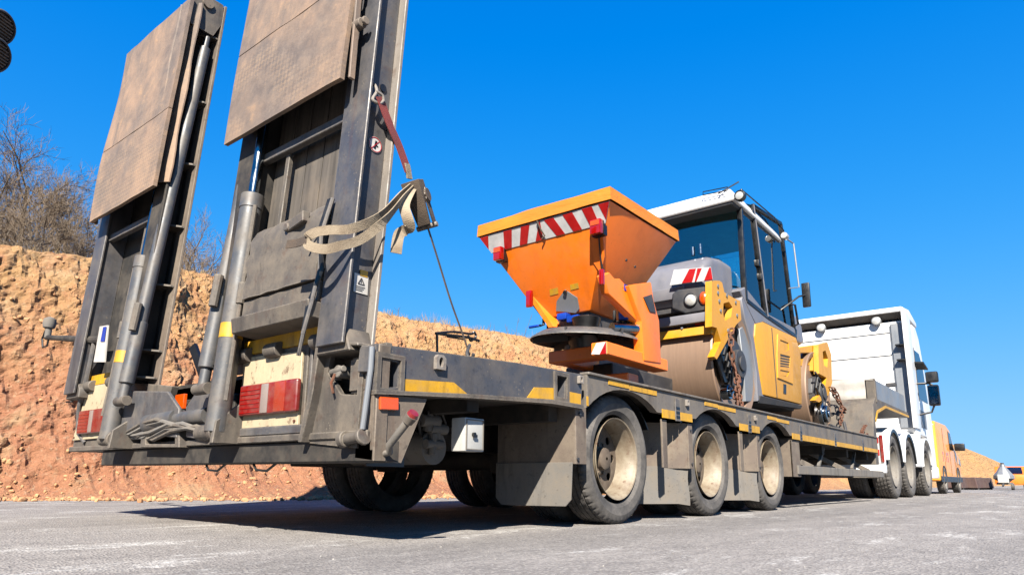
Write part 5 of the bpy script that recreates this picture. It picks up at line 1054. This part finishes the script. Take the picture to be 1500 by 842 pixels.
# ------------------------------------------------------------------ orange van ahead
VN = thing('delivery_van', (17.6, 1.05, 0), 'orange van parked ahead of the white tractor unit', 'van'); vy = .28
vp = [(15.5,.30),(15.5,1.66),(15.62,1.74),(17.5,1.76),(18.15,1.66),(18.75,1.18),(19.55,1.02),(19.75,.85),(19.78,.30)]
b = B(); b.prism(vp, 'y', vy, vy+1.65); vb = b.build('body', M['vano'], VN, .06, 3)
b = B(); b.prism([(17.75,1.12),(18.60,1.12),(18.12,1.56),(17.75,1.60)], 'y', vy-.006, vy+.004); b.build('door_window', M['tglass'], VN)
b = B(); b.prism([(15.6,.28),(19.7,.28),(19.7,.42),(15.6,.42)], 'y', vy-.012, vy+.01); b.build('sill', M['blackp'], VN, .006)
for x0, x1 in ((16.62,16.645),(17.66,17.685),(18.62,18.64)): b = B(); b.prism([(x0,.45),(x1,.45),(x1,1.62 if x0 < 18 else 1.1),(x0,1.62 if x0 < 18 else 1.1)], 'y', vy-.005, vy+.002); b.build('door_seam', M['rustch'], VN)
for x0 in (16.3, 16.9, 17.2): b = B(); b.box(x0, x0+.10, vy-.006, vy-.0, .95, 1.02); b.box(x0+.02, x0+.06, vy-.006, vy-.0, .78, .92); b.build('side_print', M['lensred'], VN)
for x in (16.25, 18.95): w_ = wheel(x, vy-.02, VN, .82, rm=RG); b = B(); b.lathe([(.335,0),(.37,0),(.37,.03),(.335,.03),(.335,0)], (x, vy-.014, .31), 'y', 24, 0, math.pi); b.build('wheel_arch', M['blackp'], VN)
for x in (16.25, 18.95): wheel(x, vy+1.45, VN, .82, False)
b = B(); b.box(18.55, 18.72, vy-.26, vy-.02, 1.12, 1.32); b.build('side_mirror', M['blackp'], VN, .03, 2)
b = B(); b.prism([(19.30,.78),(19.72,.72),(19.66,.90),(19.40,.97)], 'y', vy-.01, vy+.2); b.build('headlamp', M['lensdw'], VN, .01)

# ------------------------------------------------------------------ far end of the road
def gp(px, py): return at(px, py, 'z', 0)
for (a, c, lbl) in ((1411, 1431, 'low brown barrier next to the van, the nearer of two'), (1433, 1457, 'low brown barrier beside the white tank trailer')):
    p, q = at(a, 717, 'z', 0), at(c, 716.5, 'z', 0); q.z = 0; d = (q-p).normalized(); s = Vector((-d.y, d.x, 0))*.6
    if s.y < 0: s = -s
    b = B(); u = Vector((0,0,1)); b.hexa([p+u*.06, q+u*.06, q+s+u*.06, p+s+u*.06, p+u*.50+s*.1, q+u*.50+s*.1, q+s*.9+u*.50, p+s*.9+u*.50]); t = thing('road_barrier', p, lbl, 'barrier', 'low brown barriers'); b.build('block', M['barrier'], t, .02)
    b = B()
    for f in (.1, .9): b.box(p.lerp(q, f).x-.12, p.lerp(q, f).x+.12, p.lerp(q, f).y+.02, p.lerp(q, f).y+.55, 0, .06)
    for f in (.1,): pass
    fb = B(); m = p.lerp(q, .1); fb.box(m.x-.12, m.x+.12, m.y+.02, m.y+.55, 0, .06); fb.build('foot', M['rdark'], t); fb = B(); m = p.lerp(q, .9); fb.box(m.x-.12, m.x+.12, m.y+.02, m.y+.55, 0, .06); fb.build('foot', M['rdark'], t)
c = gp(1473, 717); k = (c-CAM).length/990.*.86
TT = thing('tank_trailer', (c.x, c.y, 0), 'small white tank trailer near the right picture edge', 'trailer')
b = B(); b.lathe([(.001,34*k),(3*k,34*k),(3.4*k,31*k),(12*k,19*k),(12.5*k,15*k),(6*k,10*k),(.001,10*k)], (c.x, c.y, 0), 'z', 10); b.build('tank', M['alu'], TT, smooth=0)
b = B(); b.box(c.x-22*k, c.x-13*k, c.y-6*k, c.y+6*k, 9*k, 20*k); b.build('pump_box', M['whitebox'], TT, .6*k)
b = B(); b.box(c.x+14*k, c.x+22*k, c.y-5*k, c.y+5*k, 9*k, 15*k); b.build('control_box', M['rdark'], TT, .6*k)
b = B(); b.bar((c.x-20*k, c.y, 8*k), (c.x-40*k, c.y, 5*k), 2*k, 2*k); b.build('drawbar', M['rdark'], TT)
b = B(); b.box(c.x-18*k, c.x+24*k, c.y-8*k, c.y+8*k, 7*k, 10*k); b.build('frame', M['flap'], TT); b = B(); b.cyl((c.x, c.y, 33*k), (c.x, c.y, 36*k), 2*k, n=10); b.build('lid', M['rdark'], TT)
for dx in (-8*k, 8*k): b = B(); b.cyl((c.x+dx, c.y-10*k, 4.5*k), (c.x+dx, c.y-7*k, 4.5*k), 4.5*k, n=18); b.build('wheel', M['tyre'], TT)
c = gp(1506, 716); k = (c-CAM).length/990.
OC = thing('parked_car', (c.x, c.y, 0), 'orange car cut by the right picture edge', 'car')
b = B(); o = c; b.prism([(o.x-6*k,5*k),(o.x-6*k,16*k),(o.x+2*k,17*k),(o.x+14*k,26*k),(o.x+50*k,26*k),(o.x+60*k,16*k),(o.x+62*k,5*k)], 'y', o.y-0*k, o.y+30*k); b.build('body', M['orange'], OC, 1.5*k, 2)
b = B(); b.prism([(o.x+5*k,17.5*k),(o.x+15*k,24.5*k),(o.x+46*k,24.5*k),(o.x+52*k,17.5*k)], 'y', o.y-.3*k, o.y+.2*k); b.build('side_window', M['tglass'], OC)
b = B(); b.hexa([Vector((o.x+2*k-.4*k,o.y+3*k,17.5*k)),Vector((o.x+3*k,o.y+3*k,17.5*k)),Vector((o.x+3*k,o.y+27*k,17.5*k)),Vector((o.x+2*k-.4*k,o.y+27*k,17.5*k)),Vector((o.x+12.5*k,o.y+4*k,25*k)),Vector((o.x+14*k,o.y+4*k,25*k)),Vector((o.x+14*k,o.y+26*k,25*k)),Vector((o.x+12.5*k,o.y+26*k,25*k))]); b.build('windscreen', M['tglass'], OC)
for dx in (8*k, 48*k): b = B(); b.cyl((o.x+dx, o.y-.5*k, 5*k), (o.x+dx, o.y+4*k, 5*k), 5*k, n=18); b.build('wheel', M['tyre'], OC)
